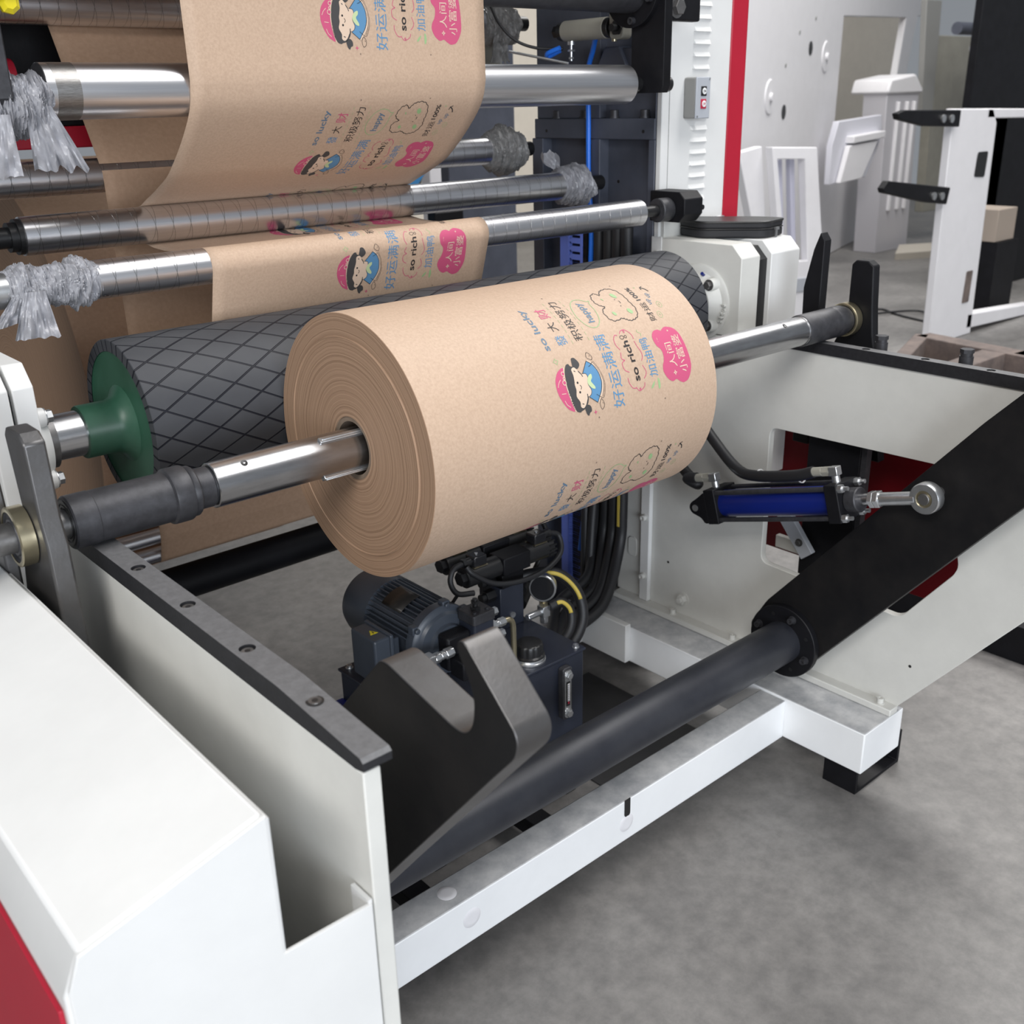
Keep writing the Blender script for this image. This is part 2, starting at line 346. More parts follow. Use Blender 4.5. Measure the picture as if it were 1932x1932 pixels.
# ================================================================== side frames with rails
PL = [(0.47, 0.972), (-0.598, 0.972), (-0.598, 0.62), (-0.283, 0.216), (0.57, 0.216), (0.57, 0.9), (0.47, 0.9)]
def side_frame(name, label, x0, x1, rx0, rx1, win, inner):
    t = thing(name, label, 'side plate', ((x0+x1)/2, 0, 0.2))
    bm = N()
    if win:
        hole = rnd([(0.103, 0.783), (0.103, 0.445), (-0.262, 0.430), (-0.375, 0.58), (-0.312, 0.790)][::-1], 0.022, 5)
        prism(bm, PL, 'x', x0, x1, [hole])
    else: prism(bm, PL, 'x', x0, x1)
    p = obj('side_plate', bm, CREAM, t, 0.0015)
    bm = N(); prism(bm, [(0.12, 0.972), (-0.588, 0.972), (-0.600, 0.975), (-0.600, 0.983), (-0.596, 0.9865), (-0.46, 0.9965), (-0.44, 0.9965), (-0.44, 0.9915), (0.12, 0.9915)], 'x', rx0, rx1)
    xc = (rx0+rx1)/2; HR = 0.0085
    def circ(y): return [(xc+HR*math.cos(2*PI*i/24), y+HR*math.sin(2*PI*i/24)) for i in range(24)]
    prism(bm, [(rx0, -0.44), (rx1, -0.44), (rx1, 0.12), (rx0, 0.12)], 'z', 0.9915, 0.9965, [circ(-0.112), circ(-0.243), circ(-0.376)])
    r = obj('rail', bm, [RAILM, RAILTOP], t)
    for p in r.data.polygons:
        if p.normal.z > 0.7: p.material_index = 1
    for y, z in ((-0.112, 0.9915), (-0.243, 0.9915), (-0.376, 0.9915), (-0.502, 0.9932)):
        if z > 0.992: bm = N(); cyl(bm, (xc, y, z-0.003), (xc, y, z+0.0006), HR, 24); obj('counterbore', bm, BLACKP, r)
        h_ = 0.0026 if z < 0.992 else 0.0012
        bm = N(); lathe(bm, (xc, y, z), (0, 0, 1), [(0, 0.0066), (h_, 0.0062), (h_, 0.0034), (h_-0.001, 0.0)], 20); obj('rail_screw', bm, STEEL, r)
        bm = N(); cyl(bm, (xc, y, z+h_-0.0008), (xc, y, z+h_+0.0002), 0.0032, 6); obj('hex_socket', bm, BLACKP, r)
    if inner:
        bm = N(); box(bm, x0-0.030, x0+0.002, -0.284, 0.56, 0.201, 0.217); fl = obj('foot_flange', bm, CREAM, t, 0.002)
        for y in (-0.250, -0.02, 0.16, 0.355):
            bm = N(); sockbolt(bm, (x0-0.016, y, 0.217), (0, 0, 1), 0.0075, 0.013); obj('flange_bolt', bm, CREAM, fl)
        bm = N(); hexbolt(bm, (x0, 0.335, 0.262), (-1, 0, 0), 0.0145, 0.012); cyl(bm, (x0-0.013, 0.335, 0.262), (x0-0.020, 0.335, 0.262), 0.0075, 16); obj('anchor_nut', bm, CREAM, t)
        for y, z in ((-0.30, 0.325), (-0.085, 0.285), (0.13, 0.60), (0.39, 0.35)):
            bm = N(); cyl(bm, (x0-0.0005, y, z), (x0+0.001, y, z), 0.0035, 12); obj('screw_hole', bm, BLACKP, t)
        bm = N(); box(bm, x0-0.014, x0, 0.448, 0.478, 0.218, 0.96); sbar = obj('edge_bar', bm, WHITE, t, 0.002)
        for z in (0.29, 0.46, 0.63):
            bm = N(); sockbolt(bm, (x0-0.014, 0.463, z), (-1, 0, 0), 0.0075, 0.012); obj('edge_bolt', bm, CREAM, sbar)
        bm = N(); prism(bm, rnd([(0.50, 0.33), (0.53, 0.33), (0.53, 0.385), (0.50, 0.385)], 0.013), 'x', x0-0.004, x0); obj('hanging_lug', bm, CREAM, t, 0.001)
        # inclined brace bracket seen through the window
        bm = N(); obox(bm, (1.225, 0.055, 0.54), (0.008, 0, 0), (0, 0.052, 0.062), (0, -0.014, 0.012)); obj('brace_bar', bm, GREYBOX, t, 0.002)
        bm = N(); hexbolt(bm, (1.216, 0.025, 0.508), (-1, 0, 0), 0.007, 0.006); obj('brace_bolt', bm, STEEL, t)
        bm = N(); box(bm, 1.26, 1.275, -0.20, 0.12, 0.455, 0.487); obj('lower_ledge', bm, CREAM, t, 0.002)
    return t
side_frame('side_frame', 'tall cream side plate on the right with a window cut-out, topped by a black rail', SX, SX+0.018, 1.174, 1.200, True, True)
side_frame('side_frame', 'tall cream side plate on the left beside the white cover under a black rail', -0.386, -0.368, -0.3865, -0.357, False, False)

# red guard behind the right window, black upright between
tt = thing('outer_guard', 'red outer guard panel with shade put into its colour, seen through the window of the right side plate', 'guard panel', (1.45, -0.1, 0))
bm = N(); box(bm, 1.40, 1.412, -0.40, 0.28, 0.38, 0.90); obj('red_panel', bm, SHADERED, tt, 0.002)
bm = N(); box(bm, 1.245, 1.26, -0.093, 0.041, 0.05, 0.93); obj('upright', bm, BLACK, tt, 0.002)
bm = N(); box(bm, 1.245, 1.265, -0.108, -0.095, 0.05, 0.93); obj('angle_edge', bm, SLEEVE, tt)

# ================================================================== left cover
t = thing('guard_cover', 'large white sheet-metal cover with a flat top and red side at the lower left', 'machine cover', (-0.55, -0.3, 0))
bm = N(); prism(bm, [(-0.478, 0.980), (-0.628, 0.941), (-0.643, 0.906), (-0.643, 0.0), (-0.600, 0.0), (-0.600, 0.90), (-0.49, 0.93)], 'y', -0.596, 0.62); obj('top_panel', bm, WHITE, t, 0.003)
bm = N(); prism(bm, [(-0.630, 0.939), (-0.477, 0.979), (-0.4765, 0.840), (-0.389, 0.8385), (-0.3885, 0.0), (-0.643, 0.0), (-0.640, 0.912)], 'y', -0.600, -0.596); obj('front_panel', bm, WHITE, t, 0.0008)
bm = N(); box(bm, -0.392, -0.388, -0.598, -0.57, 0.0, 0.842); obj('return_flange', bm, WHITE, t)
bm = N(); box(bm, -0.4785, -0.474, -0.598, 0.60, 0.80, 0.975); obj('inner_wall', bm, WHITE, t)
bm = N(); prism(bm, [(-0.585, 0.888), (0.62, 0.930), (0.62, 0.0), (-0.585, 0.0)], 'x', -0.647, -0.6432); obj('red_side', bm, RED, t, 0.001)

# ================================================================== swing arms with cross tube
AY, AZ, AR = -0.04, 0.322, 0.049
t = thing('lowering_arm', 'black hooked roll-lowering arms joined by a long black cross tube', 'swing arm', (0.4, AY, AZ))
bm = N(); cyl(bm, (-0.28, AY, AZ), (1.095, AY, AZ), AR, 48); obj('cross_tube', bm, mat('dusty_black_tube', (0.040, 0.042, 0.050), 0.40, metal=0.2, scale=7, col2=(0.022, 0.024, 0.032), bump=0.05, bscale=200), t)
HK = [(-0.488, 0.998), (-0.500, 1.000), (-0.600, 0.977), (-0.617, 0.977), (-0.628, 0.990), (-0.632, 1.010), (-0.630, 1.030), (-0.612, 1.058), (-0.611, 1.066), (-0.618, 1.071), (-0.6255, 1.067), (-0.684, 1.012), (-0.6875, 1.001), (-0.684, 0.986),
      (-0.652, 0.948), (-0.478, 0.738), (-0.10, 0.275), (-0.055, 0.245), (0.0, 0.25), (0.05, 0.285), (0.06, 0.33), (0.02, 0.40), (-0.30, 0.78), (-0.418, 0.921)]
HKR = rnd(HK, [0.012, 0.012, 0.02, 0.012, 0.014, 0.012, 0.01, 0.01, 0.006, 0.004, 0.006, 0.014, 0.008, 0.014] + [0.01]*10, 4)
HOOKST = mat('hook_steel', (0.13, 0.128, 0.130), 0.40, metal=0.7, scale=14, col2=(0.10, 0.095, 0.092), bump=0.06, bscale=250)
def arm(x0, x1):
    bm = N(); prism(bm, HKR, 'x', x0, x1)
    o = obj('hook_arm', bm, [HOOKFACE, HOOKST], t, 0.0015)
    for p in o.data.polygons:
        if abs(p.normal.x) < 0.5: p.material_index = 1
    return o
arm(-0.292, -0.252)
a = arm(1.095, 1.135); a.data.materials.clear(); a.data.materials.append(HOOKFACE); a.data.materials.append(HOOKFACE)
bm = N(); cyl(bm, (1.078, AY, AZ), (1.0955, AY, AZ), 0.087, 48, ch=0.0015); fl = obj('flange', bm, BLACK, t)
for i in range(8):
    an = 2*PI*i/8+0.35; y, z = AY+0.068*math.cos(an), AZ+0.068*math.sin(an)
    bm = N()
    if i % 2 == 0: sockbolt(bm, (1.078, y, z), (-1, 0, 0), 0.0072, 0.012)
    else: cyl(bm, (1.0775, y, z), (1.079, y, z), 0.0045, 14)
    obj('flange_bolt' if i % 2 == 0 else 'tapped_hole', bm, SLEEVE if i % 2 == 0 else BLACKP, fl)

# ================================================================== blue hydraulic cylinder
P0 = V(1.048, 0.172, 0.612); P1 = V(1.048, -0.352, 0.768); cd = (P1-P0).normalized(); cn = V(1, 0, 0); cu = cn.cross(cd).normalized()*1
if cu.z < 0: cu = -cu
def cp(s, u=0.0, x=0.0): return P0 + cd*s + cu*u + cn*x
t = thing('hydraulic_cylinder', 'blue hydraulic cylinder with black end blocks fixed to the right side plate', 'hydraulic cylinder', P0)
bm = N(); cyl(bm, cp(0.058), cp(0.35), 0.031, 40); obj('barrel', bm, BLUEBAR, t)
for s0, s1 in ((0.030, 0.060), (0.348, 0.378)):
    bm = N(); obox(bm, cp((s0+s1)/2), cd*(s1-s0)/2, cu*0.040, cn*0.040); obj('end_block', bm, BLACK, t, 0.002)
bm = N()
for u, x in ((0.031, 0.031), (0.031, -0.031), (-0.031, 0.031), (-0.031, -0.031)):
    b2 = N(); cyl(b2, cp(0.058, u, x), cp(0.352, u, x), 0.0055, 12); obj('tie_rod', b2, SLEEVE, t)
    b2 = N(); cyl(b2, cp(0.378, u, x), cp(0.388, u, x), 0.009, 6); cyl(b2, cp(0.388, u, x), cp(0.400, u, x), 0.0045, 12); obj('tie_rod_nut', b2, ZINC, t)
bm.free()
bm = N()
def cpl(pts, x0, x1):
    """outline in (s, u) extruded across x"""
    b2 = N(); A = [b2.verts.new(cp(s, u, x0)) for s, u in pts]; B = [b2.verts.new(cp(s, u, x1)) for s, u in pts]
    for i in range(len(pts)):
        j = (i+1) % len(pts); b2.faces.new((A[i], A[j], B[j], B[i]))
    b2.faces.new(A); b2.faces.new(B[::-1]); return b2
bm.free()
obj('clevis', cpl(rnd([(0.032, 0.036), (0.012, 0.024), (-0.013, 0.012), (-0.019, 0.0), (-0.013, -0.012), (0.012, -0.024), (0.020, -0.038), (0.032, -0.038)], 0.008), -0.040, -0.020), BLACK, t, 0.001)
bm = N(); cyl(bm, cp(0.0, 0, -0.042), cp(0.0, 0, 0.13), 0.0078, 20); obj('clevis_pin', bm, ZINC, t)
bm = N(); cyl(bm, cp(0.378), cp(0.405), 0.026, 36, ch=0.002); obj('gland', bm, SLEEVE, t)
bm = N(); cyl(bm, cp(0.400), cp(0.470), 0.0125, 24); obj('piston_rod', bm, CHROME, t)
bm = N(); cyl(bm, cp(0.426), cp(0.437), 0.018, 6, ch=0.001); cyl(bm, cp(0.438), cp(0.449), 0.018, 6, ch=0.001); obj('lock_nut', bm, ZINC, t)
bm = N(); cyl(bm, cp(0.449), cp(0.525), 0.0135, 24); RC = 0.546; lathe(bm, cp(RC, 0, -0.012), cn, [(0, 0.017), (0, 0.029), (0.003, 0.031), (0.021, 0.031), (0.024, 0.029), (0.024, 0.017), (0, 0.017)], 36, False)
re = obj('rod_eye', bm, ZINC, t)
bm = N(); pipe(bm, cp(RC, 0, -0.010), cp(RC, 0, 0.010), 0.017, 0.0115, 32); obj('eye_bearing', bm, BRASS, re)
bm = N(); cyl(bm, cp(RC, 0, -0.014), cp(RC, 0, 0.05), 0.0115, 24, ch=0.001); obj('eye_pin', bm, STEEL, re)
for s in (0.046, 0.362):
    bm = N(); cyl(bm, cp(s, 0.038, -0.01), cp(s, 0.060, -0.01), 0.0085, 16); e = cp(s, 0.064, -0.01); obox(bm, e, cd*0.010, cu*0.0095, cn*0.0095)
    f = obj('elbow_fitting', bm, ZINC, t, 0.0015)
    e2 = e - cd*0.010
    bm = N(); cyl(bm, e2, e2-cd*0.018, 0.0105, 6); cyl(bm, e2-cd*0.018, e2-cd*0.045, 0.0098, 18, ch=0.001); obj('hose_ferrule', bm, KHAKI, t)
E0 = cp(0.362, 0.064, -0.01) - cd*0.05; E1 = cp(0.046, 0.064, -0.01) - cd*0.05
def hose(name, pts, r, m, label, cat='hose', group=None, sm=10):
    bm = N(); tube(bm, pts, r, 14, sm); return tag(obj(name, bm, m), label, cat, group)
h = hose('hydraulic_hose', [E0, E0-cd*0.05-cu*0.006, (1.045, 0.037, 0.715), (1.06, 0.10, 0.712), (1.09, 0.19, 0.75), (1.12, 0.30, 0.82), (1.15, 0.42, 0.90), (1.155, 0.60, 0.92), (1.15, 0.66, 0.60), (1.10, 0.62, 0.20)], 0.0125, HOSE, 'black hydraulic hose running to the rod end of the blue cylinder')
for s in (0.10, 0.25):
    bm = N(); c = [(1.047, -0.075, 0.742), (1.05, 0.03, 0.716)][0 if s > 0.2 else 1]; pipe(bm, Vector(c)-cd*0.0015, Vector(c)+cd*0.0015, 0.0145, 0.0125, 24); obj('cable_tie', bm, BTNW, h)
hose('hydraulic_hose', [E1, E1-cd*0.03, (1.05, 0.20, 0.652), (1.07, 0.26, 0.668), (1.10, 0.34, 0.71), (1.14, 0.50, 0.74), (1.15, 0.62, 0.55), (1.09, 0.60, 0.20)], 0.0125, HOSE, 'short black hydraulic hose to the clevis end of the blue cylinder')

# ================================================================== paper roll on its shaft
RR, RW = 0.195, 0.5875
t = thing('paper_roll', 'wound roll of brown printed kraft paper in the centre', 'paper roll', (0, 0, SZ))
bm = N(); pr = [(0.0, 0.047)]
pr += [(0.0, RR*0.82), (-0.0012, RR*0.826), (0.001, RR*0.835), (0.001, RR-0.0006), (0.0016, RR), (RW, RR), (RW, 0.047), (0, 0.047)]
lathe(bm, (0, 0, SZ), (1, 0, 0), pr, 160, False)
o = obj('wound_paper', bm, [KRAFT, RINGS], t, origin=(0, 0, SZ))
for p in o.data.polygons:
    if abs(p.normal.x) > 0.3: p.material_index = 1
bm = N(); pipe(bm, (0.002, 0, SZ), (RW-0.002, 0, SZ), 0.0469, 0.0400, 64); obj('core_tube', bm, CORE, t)
ROLL = t

t = thing('winding_shaft', 'polished steel air shaft through the paper roll with dark sleeves at both ends', 'shaft', (0.4, 0, SZ))
def c(x): return V(x, 0, SZ)
bm = N(); cyl(bm, c(-0.222), c(1.104), 0.0304, 64, ch=0.0012); obj('shaft_body', bm, SHAFTM, t)
def leaf(x0, x1, an):
    n = V(0, -math.cos(an), math.sin(an)); s = V(0, math.sin(an), math.cos(an)); bm = N()
    obox(bm, c((x0+x1)/2)+n*0.0310, V((x1-x0)/2, 0, 0), s*0.0050, n*0.0032); obox(bm, c((x0+x1)/2)+n*0.034, V((x1-x0)/2-0.003, 0, 0), s*0.0022, n*0.0016)
    obj('expanding_leaf', bm, ZINC, t, 0.0012)
for an in (62, -58, 182):
    leaf(-0.062, 0.30, math.radians(an)); leaf(0.36, 0.735, math.radians(an))
nn = V(0, -math.cos(math.radians(56)), math.sin(math.radians(56)))
bm = N(); lathe(bm, c(-0.178)+nn*0.0303, nn, [(0, 0), (0.0002, 0.0027), (0.0006, 0.0048), (0, 0.005)], 20); obj('air_valve', bm, BLACKP, t)
bm = N(); lathe(bm, c(1.03)+nn*0.0303, nn, [(0, 0), (0.0002, 0.0027), (0.0006, 0.0048), (0, 0.005)], 20); obj('air_valve', bm, BLACKP, t)
bm = N(); lathe(bm, c(-0.247), (1, 0, 0), [(0, 0.026), (0.0, 0.0272), (0.022, 0.0272), (0.024, 0.025), (0.026, 0.025)], 48); obj('neck', bm, SLEEVE, t)
bm = N(); lathe(bm, c(-0.408), (1, 0, 0), [(0, 0.022), (0, 0.0318), (0.002, 0.0335), (0.030, 0.0335), (0.031, 0.0327), (0.125, 0.0327), (0.127, 0.0360), (0.129, 0.0366), (0.149, 0.0366), (0.151, 0.0360), (0.152, 0.0325), (0.154, 0.0335), (0.160, 0.0335), (0.162, 0.032), (0.162, 0.02)], 64); obj('rolling_sleeve', bm, SLEEVE, t)
bm = N(); lathe(bm, c(-0.409), (1, 0, 0), [(0.003, 0.018), (0.0, 0.020), (0.0, 0.0225), (0.002, 0.0235), (0.0, 0.025), (0, 0.0285), (0.003, 0.030)], 48, False); obj('sleeve_bearing', bm, BLACKP, t)
bm = N(); lathe(bm, c(1.104), (1, 0, 0), [(0, 0.024), (0, 0.0300), (0.003, 0.0300), (0.004, 0.0325), (0.006, 0.0335), (0.118, 0.0335), (0.119, 0.0325), (0.122, 0.0335), (0.150, 0.0335), (0.158, 0.030), (0.166, 0.030), (0.166, 0.02)], 64); obj('rolling_sleeve', bm, SLEEVE, t)
bm = N(); pipe(bm, c(1.1035), c(1.107), 0.0316, 0.0285, 48); obj('retaining_ring', bm, CHROME, t)
bm = N(); cyl(bm, c(-0.80), c(-0.395), 0.0185, 48); obj('shaft_journal', bm, STEEL, t)
bm = N(); cyl(bm, c(1.26), c(1.36), 0.0185, 48); obj('shaft_journal', bm, STEEL, t)
for x0, x1 in ((-0.472, -0.4535), (1.272, 1.293)):
    bm = N(); lathe(bm, c(x0), (1, 0, 0), [(0, 0.0345), (0.001, 0.0365), (x1-x0-0.001, 0.0365), (x1-x0, 0.0345), (x1-x0, 0.031), (0.0, 0.031), (0, 0.0345)], 56, False); br = obj('end_bearing', bm, BRASS, t)
    bm = N(); lathe(bm, c(x0+0.001), (1, 0, 0), [(0.0, 0.019), (0.0, 0.022), (0.0025, 0.0235), (0.0025, 0.0285), (0.0, 0.0305), (x1-x0-0.002, 0.0305), (x1-x0-0.002, 0.019)], 56, False); obj('bearing_shield', bm, SLEEVE, br)

# stop posts and levers on both sides
def post(x0, x1, label, m1, extra):
    if extra: pts = [(-0.036, 1.160), (-0.050, 1.150), (-0.054, 1.06), (-0.064, 1.03), (-0.067, 0.95), (-0.07, 0.72), (0.09, 0.72), (0.075, 0.90), (0.050, 0.975), (0.014, 1.01), (0.004, 1.06), (0.016, 1.150), (0.006, 1.160)]
    else: pts = [(-0.035, 1.157), (-0.049, 1.147), (-0.055, 1.06), (-0.062, 1.0), (-0.085, 0.90), (-0.11, 0.72), (0.06, 0.72), (0.045, 0.90), (0.030, 0.975), (0.014, 1.01), (0.004, 1.06), (0.004, 1.147), (-0.006, 1.157)]
    bm = N(); prism(bm, pts, 'x', x0, x1); return tag(obj('stop_post', bm, m1, None, 0.003), label, 'stop post')
post(1.294, 1.320, 'black upright stop post behind the right end of the winding shaft', BLACK, 0)
post(-0.453, -0.428, 'worn grey steel stop post beside the left end of the winding shaft', HOOKST, 0.04)
def lever(x0, x1, label, m1):
    bm = N(); prism(bm, [(0.078, 0.72), (0.078, 1.19), (0.090, 1.207), (0.104, 1.17), (0.123, 1.084), (0.12, 0.95), (0.12, 0.72)], 'x', x0, x1)
    return tag(obj('guide_lever', bm, m1, None, 0.002), label, 'lever')
lever(1.298, 1.325, 'pointed black lever plate standing behind the black stop post', BLACK)
bm = N(); prism(bm, [(0.03, 0.72), (0.03, 1.02), (0.042, 1.12), (0.075, 1.215), (0.13, 1.215), (0.12, 1.0), (0.12, 0.72)], 'x', -0.478, -0.462)
tag(obj('guide_lever', bm, HOOKST, None, 0.003), 'scuffed steel lever bar at the far left edge', 'lever')

# ================================================================== rubber drum
DY, DZ, DR = 0.325, 1.043, 0.13
t = thing('rewind_drum', 'large dark rubber drum with diamond grooves and a green end behind the paper roll', 'drum roller', (0.4, DY, DZ))
def e(x): return V(x, DY, DZ)
bm = N(); lathe(bm, e(-0.2075), (1, 0, 0), [(0, 0.112), (0, DR-0.001), (0.001, DR), (1.259, DR), (1.26, DR-0.002), (1.26, 0.10)], 128, False)
obj('rubber_cover', bm, RUBBER, t, origin=(0.4, DY, DZ))
bm = N(); lathe(bm, e(-0.2065), (1, 0, 0), [(0, 0.114), (0.002, 0.104), (0.003, 0.060), (-0.006, 0.046), (-0.018, 0.0405), (-0.062, 0.0405), (-0.064, 0.0395), (-0.064, 0.03)], 80, False); obj('green_end', bm, GREEN, t)
bm = N(); cyl(bm, e(-0.33), e(-0.262), 0.0345, 48); obj('drum_journal', bm, CHROME, t)
bm = N(); lathe(bm, e(1.05), (1, 0, 0), [(0, 0.115), (0.008, 0.108), (0.010, 0.075), (0.04, 0.072), (0.06, 0.060), (0.09, 0.045), (0.14, 0.045)], 64); obj('drum_end', bm, BLACKP, t)

# ================================================================== bearing boxes
def bolt4(R, off): return [(DY+R*math.cos(off+i*PI/2), DZ+R*math.sin(off+i*PI/2)) for i in range(4)]
BOX = [(0.47, 0.60), (0.47, 1.180), (0.237, 1.180), (0.209, 1.152), (0.209, 0.60)]
def bearing(t, x, dx, m1, ang, lettering):
    d = V(dx, 0, 0)
    bm = N(); lathe(bm, (x, DY, DZ), d, [(0, 0.088), (0.004, 0.088), (0.006, 0.085), (0.007, 0.072), (0.012, 0.068), (0.026, 0.056), (0.030, 0.052), (0.030, 0.040), (0.012, 0.038)], 64)
    f = obj('flange_bearing', bm, m1, t)
    for i, (y, z) in enumerate(bolt4(0.066, ang)):
        bm = N(); cyl(bm, V(x, y, z)+d*0.004, V(x, y, z)+d*0.026, 0.0165, 24, 0.0135, ch=0.001); obj('bolt_boss', bm, m1, f)
        bm = N(); hexbolt(bm, V(x, y, z)+d*0.026, d, 0.0095, 0.009); obj('bearing_bolt', bm, ZINC if dx > 0 else STEEL, f)
    bm = N(); pipe(bm, V(x, DY, DZ)+d*0.02, V(x, DY, DZ)+d*0.042, 0.043, 0.034, 40); obj('inner_ring', bm, STEEL, f)
    bm = N(); cyl(bm, V(x, DY-0.018, DZ+0.062)+d*0.008, V(x, DY-0.020, DZ+0.070)+d*0.020, 0.004, 12); obj('grease_nipple', bm, BLUEBAR, f)
    return f
def text_mesh(body, size=1.0, off=0.0, ext=0.0):
    cu = bpy.data.curves.new('txt', 'FONT'); cu.body = body; cu.size = size; cu.offset = off; cu.extrude = ext; cu.resolution_u = 3
    ob = bpy.data.objects.new('txt', cu); COL.objects.link(ob)
    me = bpy.data.meshes.new_from_object(ob.evaluated_get(bpy.context.evaluated_depsgraph_get()))
    bpy.data.objects.remove(ob); bpy.data.curves.remove(cu); return me
def place_text(body, org, xdir, ydir, w, h=None, off=0.0, ext=0.0):
    """bmesh of lettering filling width w (and height h) from org along xdir / ydir"""
    me = text_mesh(body, 1.0, off, ext); bm = N(); bm.from_mesh(me); bpy.data.meshes.remove(me)
    xs = [v.co.x for v in bm.verts]; ys = [v.co.y for v in bm.verts]; zs = [v.co.z for v in bm.verts]
    sx = w/(max(xs)-min(xs)); sy = sx if h is None else h/(max(ys)-min(ys)); x0, y0 = min(xs), min(ys)
    xd, yd = Vector(xdir).normalized(), Vector(ydir).normalized(); zd = xd.cross(yd); o_ = Vector(org)
    for v in bm.verts: v.co = o_ + xd*(v.co.x-x0)*sx + yd*(v.co.y-y0)*sy + zd*(v.co.z-min(zs))*sx
    return bm
t = thing('bearing_box', 'white chamfered bearing box at the right end of the rubber drum', 'bearing box', (1.29, 0.33, 0.6))
RBOX = [(0.47, 0.974), (0.47, 1.180), (0.237, 1.180), (0.209, 1.152), (0.209, 0.974)]
bm = N(); prism(bm, RBOX, 'x', SX-0.0008, 1.247); obj('box_plate', bm, CREAM, t, 0.002)
bm = N(); prism(bm, [(y+0.012 if y < 0.4 else y, z-0.012 if z > 1 else z) for y, z in BOX], 'x', 1.247, 1.291); obj('dark_slot', bm, BLACKP, t)
bm = N(); prism(bm, BOX, 'x', 1.291, 1.402); obj('outer_plate', bm, WHITE, t, 0.002)
f = bearing(t, SX, -1, CREAM, math.radians(135), True)
for i, ch in enumerate('FC215'):
    an = math.radians(177 + i*7.0); tang = V(0, -math.sin(an), math.cos(an)); rad = V(0, math.cos(an), math.sin(an))
    bmt = place_text(ch, V(SX-0.0055, DY, DZ) + rad*0.0735, tang, rad, 0.0025 if ch == '1' else 0.006, 0.0095, 0.01, 0.25)
    obj('cast_letter', bmt, CREAM, f, smooth=False)
for y, z in ((0.27, 1.163), (0.222, 1.02)):
    bm = N(); cyl(bm, (SX-0.0006, y, z), (SX+0.001, y, z), 0.004, 14); obj('tapped_hole', bm, BLACKP, t)
bm = N(); box(bm, SX-0.003, SX, 0.445, 0.475, 0.98, 1.182); obj('cover_strip', bm, WHITE, t)
bm = N(); lathe(bm, (SX-0.003, 0.456, 1.142), (-1, 0, 0), [(0, 0.009), (0.004, 0.009), (0.006, 0.006), (0.012, 0.006)], 20); obj('strip_bolt', bm, CREAM, t)

t = thing('bearing_box', 'white chamfered bearing box at the left end of the drum beside the green disc', 'bearing box', (-0.40, 0.33, 0.6))
bm = N(); prism(bm, BOX, 'x', -0.385, -0.357); obj('box_plate', bm, WHITE, t, 0.002)
bm = N(); prism(bm, [(y+0.015 if y < 0.4 else y, z-0.012 if z > 1 else z) for y, z in BOX], 'x', -0.391, -0.385); obj('dark_slot', bm, BLACKP, t)
bm = N(); prism(bm, [(y-0.004, z) for y, z in BOX], 'x', -0.42, -0.391); obj('outer_plate', bm, WHITE, t, 0.002)
bearing(t, -0.357, 1, WHITE, math.radians(45), False)

# ================================================================== guide rollers
def guide_roller(label, y, z, r, x0, x1, m, ends=True, group=None, jr=None):
    t = thing('guide_roller', label, 'roller', ((x0+x1)/2, y, z), group); jr = jr or r*0.55
    bm = N(); lathe(bm, (x0, y, z), (1, 0, 0), [(0, r*0.75), (0, r-0.001), (0.001, r), (x1-x0-0.001, r), (x1-x0, r-0.001), (x1-x0, r*0.75)], 72, True)
    obj('roller_tube', bm, m, t, origin=((x0+x1)/2, y, z))
    bm = N(); cyl(bm, (x0-0.10, y, z), (x0+0.001, y, z), jr, 24); obj('journal', bm, BLACKP, t)
    bm = N(); cyl(bm, (x1-0.001, y, z), (x1+0.14, y, z), jr, 24); obj('journal', bm, BLACKP, t)
    return t
t = guide_roller('thick smooth aluminium roller that the hanging printed web touches', 0.417, 1.519, 0.039, -0.212, 1.012, ALU, jr=0.016)
bm = N(); pipe(bm, (-0.2, 0.417, 1.519), (-0.165, 0.417, 1.519), 0.03925, 0.038, 72); obj('scuffed_band', bm, mat('scuffed_aluminium', (0.46, 0.45, 0.44), 0.38, metal=1.0, scale=60, col2=(0.22, 0.21, 0.2), stretch=(1.5, 30, 30)), t)
t = guide_roller('spiral-grooved aluminium roller with a black collar at its left end', 0.632, 1.301, 0.0315, -0.212, 1.02, SPIRAL)
bm = N(); cyl(bm, (-0.30, 0.632, 1.301), (-0.235, 0.632, 1.301), 0.014, 24); lathe(bm, (-0.232, 0.632, 1.301), (1, 0, 0), [(0, 0.015), (0, 0.024), (0.012, 0.024), (0.012, 0.029), (0.021, 0.029), (0.021, 0.02)], 40); obj('collar', bm, BLACKP, t)
t = guide_roller('spiral-grooved aluminium roller just above the drum with its right end in a black block', 0.406, 1.2505, 0.0293, -0.185, 1.051, SPIRAL, jr=0.0125)
bm = N(); lathe(bm, (-0.176, 0.389, 1.2275), (0, -0.35, -0.94), [(0, 0), (0.0, 0.0045), (0.0008, 0.0045)], 16); obj('grub_screw', bm, BLACKP, t)
bm = N(); cyl(bm, (-0.42, 0.406, 1.2505), (-0.312, 0.406, 1.2505), 0.0265, 40, ch=0.001); obj('left_hub', bm, ZINC, t)
guide_roller('spiral-grooved aluminium roller in the second row behind the hanging web', 0.815, 1.379, 0.031, -0.36, 0.955, SPIRAL)
guide_roller('dim spiral-grooved roller along the upper left edge of the frame', 0.922, 1.672, 0.031, -0.30, 1.04, SPIRAL)
guide_roller('thin low roller with a steel end showing under the left shaft sleeve', 0.800, 0.651, 0.0165, -0.30, 0.90, ALU)
guide_roller('lower thin roller just below the thin low roller under the left sleeve', 0.815, 0.603, 0.0165, -0.30, 0.90, ALU)

